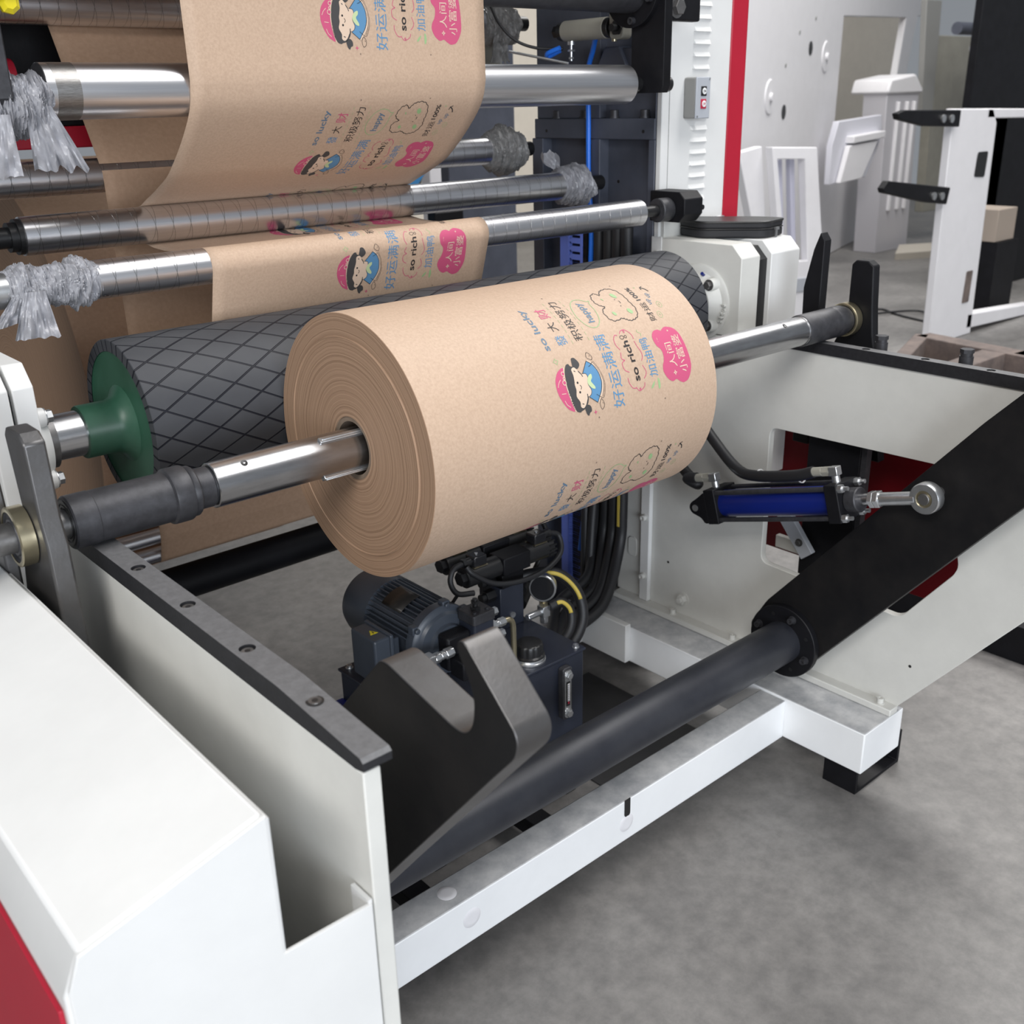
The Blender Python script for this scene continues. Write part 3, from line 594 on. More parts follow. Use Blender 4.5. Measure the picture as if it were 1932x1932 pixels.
# ================================================================== paper web
def arc(cy, cz, r, a0, a1, n=14):
    return [(cy+r*math.cos(math.radians(a0+(a1-a0)*i/n)), cz+r*math.sin(math.radians(a0+(a1-a0)*i/n))) for i in range(n+1)]
path = [(0.60, 2.02)]
path = arc(0.455, 1.98, 0.082, 90, 180, 10)          # over an upper roller above the frame
path += [(0.3728, 1.55)] + [(v.x, v.y) for v in spline([(0.3728, 1.53, 0), (0.380, 1.503, 0), (0.394, 1.480, 0), (0.420, 1.453, 0), (0.447, 1.429, 0), (0.479, 1.404, 0), (0.508, 1.385, 0), (0.563, 1.361, 0), (0.602, 1.346, 0), (0.628, 1.3352, 0)], 4)]
path += arc(0.632, 1.301, 0.0322, 74, -88, 24) + [(0.598, 1.2645), (0.554, 1.2630), (0.48, 1.2665), (0.43, 1.2740)]
path += arc(0.406, 1.2505, 0.0298, 88, 196, 16)
path += arc(DY, DZ, DR+0.0006, 50, -60, 30)
def dens(P, h=0.02):
    o = [P[0]]
    for a, b in zip(P, P[1:]):
        L = math.hypot(b[0]-a[0], b[1]-a[1]); n = max(1, int(L/h))
        for i in range(1, n+1): o.append((a[0]+(b[0]-a[0])*i/n, a[1]+(b[1]-a[1])*i/n))
    return o
path = dens(path)
S = [0.0]
for a, b in zip(path, path[1:]): S.append(S[-1]+math.hypot(b[0]-a[0], b[1]-a[1]))
def web_at(s):
    lo, hi = 0, len(S)-1
    while hi-lo > 1:
        md = (lo+hi)//2
        if S[md] <= s: lo = md
        else: hi = md
    a, b = path[lo], path[hi]; f = (s-S[lo])/max(1e-9, S[hi]-S[lo]); ty, tz = b[0]-a[0], b[1]-a[1]; L = math.hypot(ty, tz) or 1
    return a[0]+ty*f, a[1]+tz*f, (tz/L, -ty/L)      # y, z, outward normal (camera side)
def strip(P, x0, x1, m, name, parent, nx=24):
    bm = N(); R = []
    for y, z in P: R.append([bm.verts.new((x0+(x1-x0)*i/nx, y, z)) for i in range(nx+1)])
    for A, B in zip(R, R[1:]):
        for i in range(nx): bm.faces.new((A[i], B[i], B[i+1], A[i+1]))
    o = obj(name, bm, m, parent); sd = o.modifiers.new('thickness', 'SOLIDIFY'); sd.thickness = 0.00025; sd.offset = 0
    return o
WEB = thing('paper_web', 'brown kraft paper web running over the guide rollers with printed cartoons', 'paper web', (0.29, 0.37, 1.3))
strip(path, -0.002, 0.5845, KRAFT, 'front_run', WEB)
back = arc(0.455, 1.98, 0.082, 90, 45, 4)
back = [(0.455, 2.0625), (0.88, 2.0625)] + arc(0.88, 1.99, 0.0725, 80, 0, 8) + [(0.9535, 1.70)] + arc(0.922, 1.672, 0.0315, 0, -14, 4) + arc(0.815, 1.379, 0.0315, 166, 186, 6) + arc(0.800, 0.651, 0.0172, 184, 188, 3) + arc(0.815, 0.603, 0.0172, 190, 280, 8) + [(1.20, 0.47)]
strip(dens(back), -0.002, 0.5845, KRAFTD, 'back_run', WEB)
PC = (1.62, 0.83); PR = 0.553
t = thing('parent_roll', 'very large brown kraft paper reel at the back left behind the green drum end', 'paper reel', (0.3, PC[0], PC[1]))
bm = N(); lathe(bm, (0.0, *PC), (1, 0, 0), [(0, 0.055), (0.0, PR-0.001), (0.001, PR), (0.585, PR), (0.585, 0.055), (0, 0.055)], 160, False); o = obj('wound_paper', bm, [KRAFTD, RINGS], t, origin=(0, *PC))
for p in o.data.polygons:
    if abs(p.normal.x) > 0.3: p.material_index = 1
bm = N(); pipe(bm, (-0.004, *PC), (0.589, *PC), 0.0549, 0.042, 48); obj('core_tube', bm, CORE, t)

# ------------------------------------------------------------------ printed pattern in (X, a): X across the web, a along it
PAT = []   # (material index, layer, list of faces as lists of 2-D points)
MI = {m_: i for i, m_ in enumerate(('pink', 'blue', 'black', 'grey', 'green', 'leaf', 'pale', 'slate'))}
INKS = [INKPINK, INKBLUE, INKBLACK, INKGREY, INKGREEN, INKLEAF, INKPALE, INKSLATE]
def smooth_loop(P, n=5):
    Q = [Vector((p[0], p[1], 0)) for p in P]; k = len(Q); o = []
    for i in range(k):
        a, b, c_, d = Q[i-1], Q[i], Q[(i+1) % k], Q[(i+2) % k]
        for j in range(n):
            t_ = j/n; v = 0.5*((2*b)+(c_-a)*t_+(2*a-5*b+4*c_-d)*t_*t_+(3*b-a-3*c_+d)*t_**3); o.append((v.x, v.y))
    return o
def fill(c_, P, layer=0, sm=True):
    P = smooth_loop(P) if sm else P
    tr = tessellate_polygon([[Vector((p[0], p[1], 0)) for p in P]])
    PAT.append((MI[c_], layer, [[P[i] for i in f] for f in tr]))
def stroke(c_, P, wd=0.0010, layer=1, closed=False, sm=4):
    if sm:
        if closed: P = smooth_loop(P, sm)
        else: P = [(v.x, v.y) for v in spline([(p[0], p[1], 0) for p in P], sm)]
    P = list(P) + ([P[0]] if closed else []); F = []; L_, R_ = [], []
    for i, p in enumerate(P):
        a = P[max(i-1, 0)] if not (closed and i == 0) else P[-2]; b = P[min(i+1, len(P)-1)] if not (closed and i == len(P)-1) else P[1]
        dx, dy = b[0]-a[0], b[1]-a[1]; L = math.hypot(dx, dy) or 1
        L_.append((p[0]-dy/L*wd/2, p[1]+dx/L*wd/2)); R_.append((p[0]+dy/L*wd/2, p[1]-dx/L*wd/2))
    for i in range(len(P)-1): F.append([L_[i], R_[i], R_[i+1], L_[i+1]])
    PAT.append((MI[c_], layer, F))
def disc(c_, x, a, rx, ra=None, layer=1, rot=0.0, n=18):
    ra = ra or rx; cs, sn = math.cos(rot), math.sin(rot); P = []
    for i in range(n):
        u, v = rx*math.cos(2*PI*i/n), ra*math.sin(2*PI*i/n); P.append((x+u*cs-v*sn, a+u*sn+v*cs))
    fill(c_, P, layer, False)
def ringp(c_, x, a, r, wd=0.0007, layer=1, ra=None): stroke(c_, [(x+r*math.cos(2*PI*i/20), a+(ra or r)*math.sin(2*PI*i/20)) for i in range(20)], wd, layer, True, 0)
def star(c_, x, a, r, layer=1, k=0.32, rot=0.0):
    fill(c_, [(x+(r if i % 2 == 0 else r*k)*math.cos(PI*i/4+rot), a+(r if i % 2 == 0 else r*k)*math.sin(PI*i/4+rot)) for i in range(8)], layer, False)
def text(c_, body, xt, xb, a0, a1, layer=1, off=0.012, sl=0.0):
    """lettering reading along +a, its top towards -X; box from xt (top) to xb (bottom), a0..a1; sl shears X along a"""
    me = text_mesh(body, 1.0, off); xs = [v.co.x for v in me.vertices]; ys = [v.co.y for v in me.vertices]
    x0, x1, y0, y1 = min(xs), max(xs), min(ys), max(ys); F = []
    for p in me.polygons:
        F.append([(xb-(me.vertices[i].co.y-y0)/(y1-y0)*(xb-xt)+sl*((me.vertices[i].co.x-x0)/(x1-x0)-0.5), a0+(me.vertices[i].co.x-x0)/(x1-x0)*(a1-a0)) for i in p.vertices])
    bpy.data.meshes.remove(me); PAT.append((MI[c_], layer, F))
# girl with a pink hat
fill('pink', [(0.2612, 0.1053), (0.2496, 0.1019), (0.2410, 0.0927), (0.2376, 0.0835), (0.2375, 0.0705), (0.2422, 0.0579), (0.2499, 0.0467), (0.2560, 0.0422), (0.2630, 0.0400), (0.2595, 0.0520), (0.2562, 0.0680), (0.2558, 0.0830), (0.2575, 0.0950)])
for P in ([(0.2405, 0.0790), (0.2440, 0.0850), (0.2490, 0.0893)], [(0.2440, 0.0688), (0.2525, 0.0680)], [(0.2470, 0.0585), (0.2500, 0.0520), (0.2560, 0.0470)]): stroke('pale', P, 0.0009, 1)
stroke('pale', [(0.2625, 0.1058), (0.2585, 0.0950), (0.2565, 0.0820), (0.2580, 0.0660), (0.2612, 0.0500), (0.2655, 0.0388)], 0.0015, 1)
for x, a, r in ((0.2569, 0.0968, 0.0030), (0.2560, 0.0899, 0.0018), (0.2545, 0.0837, 0.0034)):
    disc('pink', x, a, r, layer=2); ringp('pale', x, a, r, 0.0011, 3)
fill('grey', [(0.2674, 0.1074), (0.2735, 0.1091), (0.2758, 0.1053), (0.2815, 0.1032), (0.2850, 0.0990), (0.2885, 0.0925), (0.2870, 0.0900), (0.2820, 0.0930), (0.2760, 0.0800), (0.2760, 0.0600), (0.2790, 0.0470), (0.2880, 0.0500), (0.2925, 0.0570), (0.2945, 0.0555), (0.2915, 0.0470), (0.2844, 0.0398), (0.2766, 0.0374), (0.2736, 0.0361), (0.2662, 0.0395), (0.2604, 0.0512), (0.2577, 0.0731), (0.2608, 0.0957)], 1)
fill('grey', [(0.2803, 0.1029), (0.2812, 0.1110), (0.2830, 0.1160), (0.2873, 0.1165), (0.2907, 0.1143), (0.2945, 0.1071), (0.2925, 0.1021), (0.2868, 0.0990)], 1)
fill('grey', [(0.2836, 0.0406), (0.2875, 0.0435), (0.2916, 0.0442), (0.2960, 0.0405), (0.2966, 0.0340), (0.2925, 0.0318), (0.2901, 0.0281), (0.2860, 0.0312)], 1)
fill('blue', [(0.2944, 0.0907), (0.3018, 0.0990), (0.3092, 0.1073), (0.3189, 0.0999), (0.3253, 0.0877), (0.3267, 0.0726), (0.3227, 0.0606), (0.3165, 0.0518), (0.3109, 0.0437), (0.3035, 0.0490), (0.2960, 0.0545), (0.2990, 0.0700), (0.2975, 0.0850)], 1, False)
fill('pale', [(0.2752, 0.0998), (0.2809, 0.1025), (0.2853, 0.0986), (0.2885, 0.0918), (0.2938, 0.0900), (0.3000, 0.0890), (0.3019, 0.0826), (0.2987, 0.0745), (0.3026, 0.0644), (0.3007, 0.0582), (0.2962, 0.0551), (0.2937, 0.0563), (0.2906, 0.0516), (0.2862, 0.0446), (0.2809, 0.0411), (0.2761, 0.0440), (0.2760, 0.0512), (0.2712, 0.0600), (0.2734, 0.0694), (0.2729, 0.0767), (0.2742, 0.0824), (0.2755, 0.0909)], 2)
stroke('black', [(0.2925, 0.0905), (0.3000, 0.0890), (0.3019, 0.0826), (0.2987, 0.0745), (0.3026, 0.0644), (0.3007, 0.0582), (0.2955, 0.0550)], 0.0008, 3)
disc('black', 0.2792, 0.0792, 0.0018, layer=3); disc('black', 0.2795, 0.0649, 0.0018, layer=3)
stroke('black', [(0.2825, 0.0752), (0.2846, 0.0719), (0.2826, 0.0686)], 0.0010, 3)
stroke('grey', [(0.2790, 0.0975), (0.2815, 0.0955)], 0.0014, 3, sm=0); stroke('grey', [(0.2795, 0.0478), (0.2830, 0.0465)], 0.0014, 3, sm=0)
stroke('grey', [(0.2870, 0.0955), (0.2910, 0.0900), (0.2925, 0.0860)], 0.0014, 3); stroke('grey', [(0.2905, 0.0470), (0.2925, 0.0540), (0.2930, 0.0600)], 0.0016, 3)
fill('leaf', [(0.2985, 0.0750), (0.3025, 0.0840), (0.3095, 0.0872), (0.3100, 0.0818), (0.3059, 0.0765), (0.3112, 0.0680), (0.3105, 0.0644), (0.3043, 0.0668)], 4)
stroke('black', [(0.2944, 0.0907), (0.3092, 0.1073)], 0.0008, 4, sm=0); stroke('black', [(0.2960, 0.0545), (0.3109, 0.0437)], 0.0008, 4, sm=0)
stroke('black', [(0.3092, 0.1073), (0.3189, 0.0999), (0.3253, 0.0877), (0.3267, 0.0726), (0.3227, 0.0606), (0.3165, 0.0518), (0.3109, 0.0437)], 0.0008, 4)
stroke('pale', [(0.3105, 0.1078), (0.3205, 0.1000), (0.3271, 0.0877), (0.3286, 0.0726), (0.3245, 0.0600), (0.3180, 0.0508), (0.3120, 0.0430)], 0.0024, 3)
stroke('black', [(0.3223, 0.1049), (0.3287, 0.0912), (0.3325, 0.0755), (0.3316, 0.0636), (0.3259, 0.0500), (0.3214, 0.0489)], 0.0005, 4); stroke('black', [(0.3200, 0.1040), (0.3264, 0.0910), (0.3302, 0.0755), (0.3293, 0.0640), (0.3236, 0.0505)], 0.0005, 4)
stroke('black', [(0.3125, 0.1130), (0.3160, 0.1197), (0.3216, 0.1157), (0.3233, 0.1104), (0.3205, 0.1073), (0.3150, 0.1100)], 0.0007, 4, True); stroke('black', [(0.3185, 0.1130), (0.3205, 0.1145)], 0.0006, 4, sm=0)
stroke('black', [(0.3150, 0.0414), (0.3190, 0.0478), (0.3238, 0.0405), (0.3221, 0.0342), (0.3173, 0.0325)], 0.0007, 4, True); stroke('black', [(0.3205, 0.0420), (0.3222, 0.0400)], 0.0006, 4, sm=0)
stroke('black', [(0.3100, 0.0985), (0.3140, 0.0995), (0.3200, 0.1040)], 0.0007, 5); stroke('black', [(0.3110, 0.0560), (0.3165, 0.0520), (0.3214, 0.0489)], 0.0007, 5)
star('pink', 0.3043, 0.0305, 0.0040); stroke('green', [(0.2525, 0.1215), (0.2545, 0.1185), (0.2580, 0.1175), (0.2550, 0.1150), (0.2535, 0.1115), (0.2510, 0.1150), (0.2475, 0.1165), (0.2508, 0.1185)], 0.0010, 1, True, 0)
for x, a in ((0.3105, 0.0213), (0.4590, 0.0213), (0.4598, 0.2350), (0.3110, 0.2345)): stroke('black', [(x-0.0016, a), (x+0.0016, a)], 0.0005, 1, sm=0); stroke('black', [(x, a-0.0016), (x, a+0.0016)], 0.0005, 1, sm=0)
text('blue', '好运满满', 0.3440, 0.3680, 0.0273, 0.1430, off=0.0)
for P in ([(0.3930, 0.1352), (0.3878, 0.1362), (0.3817, 0.1288), (0.3813, 0.1195), (0.3855, 0.1117)], [(0.3845, 0.1075), (0.3815, 0.0984), (0.3867, 0.0946), (0.3840, 0.0935), (0.3793, 0.0902), (0.3804, 0.0804), (0.3890, 0.0750)],
          [(0.3828, 0.0672), (0.3836, 0.0591), (0.3894, 0.0505), (0.3966, 0.0492)], [(0.3966, 0.0505), (0.4007, 0.0450), (0.4056, 0.0437), (0.4060, 0.0475), (0.4035, 0.0470), (0.4070, 0.0445), (0.4149, 0.0485), (0.4171, 0.0543)],
          [(0.3996, 0.1368), (0.4040, 0.1412), (0.4106, 0.1420), (0.4110, 0.1375), (0.4085, 0.1385), (0.4110, 0.1425), (0.4177, 0.1385), (0.4227, 0.1310), (0.4230, 0.1240)], [(0.4218, 0.1206), (0.4230, 0.1121), (0.4268, 0.1013), (0.4263, 0.0934), (0.4217, 0.0879)], [(0.4207, 0.0808), (0.4246, 0.0714), (0.4234, 0.0659), (0.4175, 0.0604)]): stroke('pink', P, 0.0011, 1)
text('black', 'so rich', 0.3955, 0.4090, 0.0590, 0.1240, off=0.02); ringp('black', 0.4005, 0.1305, 0.0042, 0.0009, 1, 0.0030); ringp('black', 0.4085, 0.1305, 0.0022, 0.0009, 1)
text('blue', '加油鸭', 0.4315, 0.4500, 0.0593, 0.1220, off=0.0); stroke('green', [(0.4386, 0.1375), (0.4370, 0.1340), (0.4425, 0.1300), (0.4405, 0.1255)], 0.0009, 1)
fill('green', [(0.4395, 0.0522), (0.4345, 0.0490), (0.4300, 0.0430), (0.4330, 0.0425), (0.4375, 0.0470)]); fill('green', [(0.4470, 0.0548), (0.4500, 0.0540), (0.4515, 0.0460), (0.4495, 0.0393), (0.4465, 0.0400)])
fill('pink', [(0.4911, 0.1290), (0.4985, 0.1318), (0.5054, 0.1312), (0.5172, 0.1264), (0.5249, 0.1153), (0.5288, 0.0958), (0.5306, 0.0692), (0.5276, 0.0550), (0.5185, 0.0419), (0.5090, 0.0385), (0.5031, 0.0389), (0.4960, 0.0425), (0.4898, 0.0462), (0.4807, 0.0444), (0.4706, 0.0506), (0.4638, 0.0624), (0.4650, 0.0719), (0.4700, 0.0797), (0.4726, 0.0890), (0.4715, 0.0973), (0.4643, 0.1059), (0.4630, 0.1195), (0.4705, 0.1285), (0.4811, 0.1300), (0.4880, 0.1270)])
text('pale', '人间', 0.4820, 0.4980, 0.0655, 0.1060, 2, off=0.0); text('pale', '小富婆', 0.5025, 0.5205, 0.0540, 0.1160, 2, off=0.0)
star('pale', 0.4896, 0.0568, 0.0046, 2, 0.45); star('pink', 0.4896, 0.0568, 0.0018, 3); star('pale', 0.5021, 0.1246, 0.0026, 2)
stroke('pale', [(0.4710, 0.1130), (0.4718, 0.1170)], 0.0006, 2, sm=0); disc('pale', 0.4715, 0.1105, 0.0005, layer=2)
text('slate', 'so lucky', 0.2425, 0.2580, 0.1350, 0.2165, off=0.015)
text('blue', '發', 0.2725, 0.2920, 0.1378, 0.1560, off=0.0); text('black', '大', 0.2725, 0.2905, 0.1634, 0.1810, off=0.0); text('pink', '财', 0.2725, 0.2930, 0.1890, 0.2110, off=0.0)
text('black', '积极努力', 0.3080, 0.3255, 0.1402, 0.2215, off=0.0)
for x in (0.3007, 0.3345):
    for i in range(9): stroke('green', [(x, 0.1375+i*0.0098), (x, 0.1435+i*0.0098)], 0.0006, 1, sm=0)
stroke('green', [(0.3639, 0.1565), (0.3740, 0.1630), (0.3805, 0.1740), (0.3833, 0.1880), (0.3834, 0.2010), (0.3875, 0.2085), (0.3815, 0.2085), (0.3726, 0.2147), (0.3584, 0.2157), (0.3453, 0.2049), (0.3391, 0.1837), (0.3442, 0.1663), (0.3530, 0.1580)], 0.0012, 1, True)
text('slate', 'happy', 0.3540, 0.3715, 0.1660, 0.2085, off=0.02)
BN = [(0.4190, 0.2165), (0.4250, 0.2240), (0.4335, 0.2280), (0.4463, 0.2289), (0.4578, 0.2219), (0.4630, 0.2057), (0.4633, 0.1902), (0.4651, 0.1758), (0.4590, 0.1620), (0.4498, 0.1567), (0.4386, 0.1553), (0.4310, 0.1590), (0.4241, 0.1623), (0.4084, 0.1600), (0.3977, 0.1665), (0.3963, 0.1816), (0.4060, 0.1885), (0.4065, 0.1910), (0.3998, 0.1951), (0.3955, 0.2045), (0.4004, 0.2178), (0.4109, 0.2229), (0.4160, 0.2185)]
BL = smooth_loop(BN, 6); BL = [(x+0.0009*math.sin(i*1.55), a+0.0009*math.cos(i*1.55)) for i, (x, a) in enumerate(BL)]
stroke('black', BL, 0.0014, 1, True, 0)
disc('green', 0.4435, 0.2098, 0.0044, 0.0066, rot=0.5); disc('green', 0.4500, 0.1725, 0.0044, 0.0060, rot=0.5); disc('green', 0.4155, 0.1735, 0.0030, 0.0045, rot=0.5); disc('green', 0.4152, 0.2060, 0.0012, 0.0030, rot=0.3)
disc('black', 0.4392, 0.2007, 0.0010); disc('black', 0.4401, 0.1856, 0.0010); stroke('black', [(0.4430, 0.1965), (0.4455, 0.1955), (0.4440, 0.1940), (0.4455, 0.1925), (0.4432, 0.1912)], 0.0008, 1)
text('black', '财运', 0.4795, 0.4930, 0.1455, 0.1840, off=0.0); text('black', '100%', 0.4800, 0.4900, 0.1890, 0.2225, off=0.02)
text('slate', 'up', 0.5005, 0.5095, 0.1770, 0.1890, off=0.004); text('slate', 'up', 0.5085, 0.5180, 0.1910, 0.2020, off=0.004)
for x, a in ((0.5200, 0.1740), (0.5066, 0.1551)): ringp('green', x, a, 0.0050, 0.0006, 1, 0.0062); stroke('green', [(x-0.0025, a), (x+0.0025, a)], 0.0005, 1, sm=0); stroke('green', [(x, a-0.0025), (x, a+0.0025)], 0.0005, 1, sm=0)
stroke('black', [(0.5223, 0.2050), (0.5190, 0.2120), (0.5127, 0.2170)], 0.0022, 1); stroke('black', [(0.5110, 0.2110), (0.5125, 0.2172), (0.5185, 0.2190)], 0.0016, 1, sm=0); star('green', 0.5010, 0.2190, 0.0026)
def print_on(mapf, off, parent, amin=None, amax=None):
    """lay one repeat of the print on a curved sheet; mapf(a) -> (y, z, normal)"""
    bm = N()
    for lay in range(6):
        for mi, L, F in PAT:
            if L != lay: continue
            for f in F:
                if amin is not None and max(p[1] for p in f)+off < amin: continue
                if amax is not None and min(p[1] for p in f)+off > amax: continue
                try: q = bm.faces.new([bm.verts.new((p[0], p[1], L)) for p in f]); q.material_index = mi
                except ValueError: pass
    bmesh.ops.remove_doubles(bm, verts=bm.verts[:], dist=1e-6)
    a = 0.02
    while a < 0.24:
        bmesh.ops.bisect_plane(bm, geom=bm.verts[:]+bm.edges[:]+bm.faces[:], dist=1e-7, plane_co=(0, a, 0), plane_no=(0, 1, 0)); a += 0.0065
    for v in bm.verts:
        y, z, n = mapf(v.co.y+off); h = 0.00028+0.00012*v.co.z; v.co = (v.co.x, y+n[0]*h, z+n[1]*h)
    me = bpy.data.meshes.new('printed_pattern'); bm.to_mesh(me); bm.free()
    for i_ in INKS: me.materials.append(i_)
    o = bpy.data.objects.new('printed_pattern', me); COL.objects.link(o); o.parent = parent; o.matrix_parent_inverse = Matrix.Translation(-Vector(wl(parent)))
    return o
PERIOD = 0.2865
def roll_at(a):
    p = a/RR; return -RR*math.cos(p), SZ+RR*math.sin(p), (-math.cos(p), math.sin(p))
for k in (0, -1): print_on(roll_at, -PERIOD*0 + k*PERIOD, ROLL)
def sheet(a0):
    def f(a): y, z, n = web_at(a0-a); return y, z, (-n[0], -n[1]) if False else n
    return f
i0 = min(range(len(path)), key=lambda i: abs(path[i][1]-1.571)+abs(path[i][0]-0.373)*3)
s_up = S[i0] + (path[i0][1]-1.571)
i1 = min(range(len(path)), key=lambda i: math.hypot(path[i][0]-0.405, path[i][1]-1.174)); s_low = S[i1]
def web_print(s_mark, k): print_on(lambda a: web_at(s_mark+0.0213-a), k*PERIOD, WEB)
web_print(s_up, 0); web_print(s_up, -1); web_print(s_low, 0); web_print(s_low, 1)

# ================================================================== plastic film bundles
def bundle(label, c0, L, r, seed, m, prof, flaps=(), axis=(1, 0, 0), cat='plastic film', kink=0.0, amp=0.16):
    """crumpled film tied round a roller end: prof = (position, radius factor) along the axis"""
    rng = random.Random(seed); bm = N(); d = Vector(axis).normalized(); a, b = frame_of(d); nu, nv = 110, 110; c0 = Vector(c0); R = []
    for i in range(nu+1):
        u = i/nu; k = 0
        while k < len(prof)-2 and prof[k+1][0] < u: k += 1
        f = (u-prof[k][0])/(prof[k+1][0]-prof[k][0]); f = f*f*(3-2*f); rad = r*(prof[k][1]*(1-f)+prof[k+1][1]*f); row = []
        for j in range(nv):
            th = 2*PI*j/nv; n1 = noise.noise(V(u*9+seed, math.cos(th)*1.2, math.sin(th)*1.2)); n2 = noise.noise(V(u*26+seed*3, math.cos(th)*1.6+n1, math.sin(th)*1.6))
            fold = abs(noise.noise(V(u*(30+kink*20)+n1*2.4+seed, math.cos(th)*0.9, math.sin(th)*0.9)))
            f2 = abs(noise.noise(V(u*(70+kink*30)+n1*5+seed*2, math.cos(th)*1.4+n2*0.5, math.sin(th)*1.4))); rr = rad*(1+amp*1.3*n1+amp*0.6*n2-amp*1.3*fold-amp*0.9*f2)
            row.append(bm.verts.new(c0+d*(u*L+n1*r*0.12)+(a*math.cos(th)+b*math.sin(th))*rr))
        R.append(row)
    for A, B in zip(R, R[1:]):
        for j in range(nv): q = (j+1) % nv; bm.faces.new((A[j], B[j], B[q], A[q]))
    bm.faces.new(R[0]); bm.faces.new(R[-1])
    for (o_, e1, e2, n_) in flaps:
        o_, e1, e2 = Vector(o_), Vector(e1), Vector(e2); nm = e1.cross(e2).normalized(); G = []
        for i in range(25):
            row = []
            for j in range(25):
                s, t_ = i/24, j/24; w = noise.noise(V(s*5+n_, t_*2.2, seed))+0.6*noise.noise(V(s*13+n_, t_*3, seed)); edge = 1+0.12*noise.noise(V(s*7, n_, 2))
                row.append(bm.verts.new(o_+e1*(s*(0.45+0.55*t_)+(1-t_)*0.28)+e2*t_*edge+nm*w*r*0.34*(0.25+t_)))
            G.append(row)
        for A, B in zip(G, G[1:]):
            for j in range(24): bm.faces.new((A[j], B[j], B[j+1], A[j+1]))
    return tag(obj('plastic_film_bundle', bm, m), label, cat)
bundle('grey plastic film knotted round the left end of the thick smooth roller', (-0.315, 0.40, 1.500), 0.105, 0.040, 3, WRAP, ((0, 0.75), (0.3, 1.0), (0.6, 1.1), (0.85, 1.15), (1, 0.8)),
       [((-0.27, 0.375, 1.50), (0.07, -0.02, 0), (0.015, -0.01, -0.085), 1), ((-0.33, 0.365, 1.49), (0.07, -0.02, 0), (-0.02, -0.01, -0.08), 4), ((-0.285, 0.385, 1.52), (0.04, -0.01, 0.01), (-0.03, 0.0, 0.065), 7)], kink=1)
bundle('pale grey film wrapped round the left end of the roller just above the drum', (-0.325, 0.406, 1.2505), 0.145, 0.036, 5, WRAP, ((0, 0.7), (0.2, 1.05), (0.34, 0.92), (0.62, 0.92), (0.75, 1.1), (1, 0.85)),
       [((-0.315, 0.375, 1.25), (0.06, -0.015, 0), (-0.01, -0.01, -0.065), 2), ((-0.33, 0.38, 1.24), (0.05, -0.01, 0.01), (-0.02, 0, -0.04), 9)], kink=1)
bundle('dusty grey film wrapped round the right end of the second-row roller behind the web', (0.948, 0.815, 1.379), 0.11, 0.054, 8, WRAPD, ((0, 0.65), (0.2, 0.95), (0.5, 1.08), (0.85, 0.92), (1, 0.5)), kink=1)
bundle('grey film bulging round the right end of the roller with the black collar', (1.006, 0.632, 1.301), 0.105, 0.046, 12, WRAP, ((0, 0.6), (0.25, 1.0), (0.6, 1.08), (0.9, 0.95), (1, 0.6)),
       [((1.02, 0.655, 1.32), (0.05, 0.0, 0), (-0.01, 0.03, 0.055), 3)], kink=1)
bundle('dark film bundle hanging at the top beside the right edge of the printed web', (1.03, 0.922, 1.668), 0.12, 0.048, 15, WRAPD, ((0, 0.8), (0.4, 1.1), (0.8, 0.9), (1, 0.5)),
       [((1.04, 0.895, 1.655), (0.06, 0, 0), (0.0, 0, -0.075), 3)], kink=1)
bundle('wrinkled film bundle under the right part of the roller above the drum', (0.93, 0.80, 1.195), 0.12, 0.034, 21, WRAP, ((0, 0.7), (0.4, 1.0), (0.8, 1.0), (1, 0.6)), kink=1)

# ================================================================== right machine frame
t = thing('slate_side_column', 'dark slate machine side frame with ribs behind the rollers on the right', 'machine column', (1.22, 0.7, 0))
bm = N(); box(bm, 1.212, 1.24, 0.476, 0.90, 0.0, 2.3); obj('frame_plate', bm, DARKFR, t)
bm = N(); box(bm, 1.182, 1.214, 0.477, 0.498, 0.205, 1.40); box(bm, 1.182, 1.214, 0.476, 0.48, 1.40, 2.3); obj('front_rib', bm, DARKFR, t, 0.002)
bm = N(); box(bm, 1.18, 1.214, 0.478, 0.89, 1.400, 1.447); l = obj('ledge', bm, DARKFR, t, 0.002)
for y in (0.524, 0.622, 0.722, 0.819):
    bm = N(); cyl(bm, (1.196, y, 1.447), (1.196, y, 1.466), 0.011, 24, ch=0.001); cyl(bm, (1.196, y, 1.447), (1.196, y, 1.451), 0.0135, 24); obj('ledge_bolt', bm, SLEEVE, l)
for y in (0.513, 0.845):
    bm = N(); cyl(bm, (1.1795, y, 1.418), (1.181, y, 1.418), 0.004, 12); obj('tapped_hole', bm, BLACKP, l)
bm = N(); box(bm, 1.18, 1.214, 0.655, 0.685, 0.205, 1.40); obj('middle_rib', bm, DARKFR, t, 0.002)
bm = N(); box(bm, 1.19, 1.214, 0.665, 0.89, 1.447, 2.3); obj('upper_panel', bm, DARKFR, t, 0.002)
bm = N(); box(bm, 1.18, 1.214, 0.86, 0.90, 0.0, 1.40); obj('rear_rib', bm, DARKFR, t, 0.002)
bm = N(); cyl(bm, (1.16, 0.60, 1.565), (1.214, 0.60, 1.565), 0.045, 6, ch=0.002); box(bm, 1.17, 1.214, 0.51, 0.575, 1.53, 1.60); obj('hub_block', bm, DARKFR, t, 0.002)
for y, z in ((0.62, 1.30), (0.75, 1.20), (0.70, 0.45), (0.73, 0.60)):
    bm = N(); cyl(bm, (1.2115, y, z), (1.213, y, z), 0.004, 12); obj('tapped_hole', bm, BLACKP, t)
t = thing('machine_cabinet', 'tall white cabinet with louvre slots and a red edge at upper right', 'machine cabinet', (1.33, 0.6, 1.0))
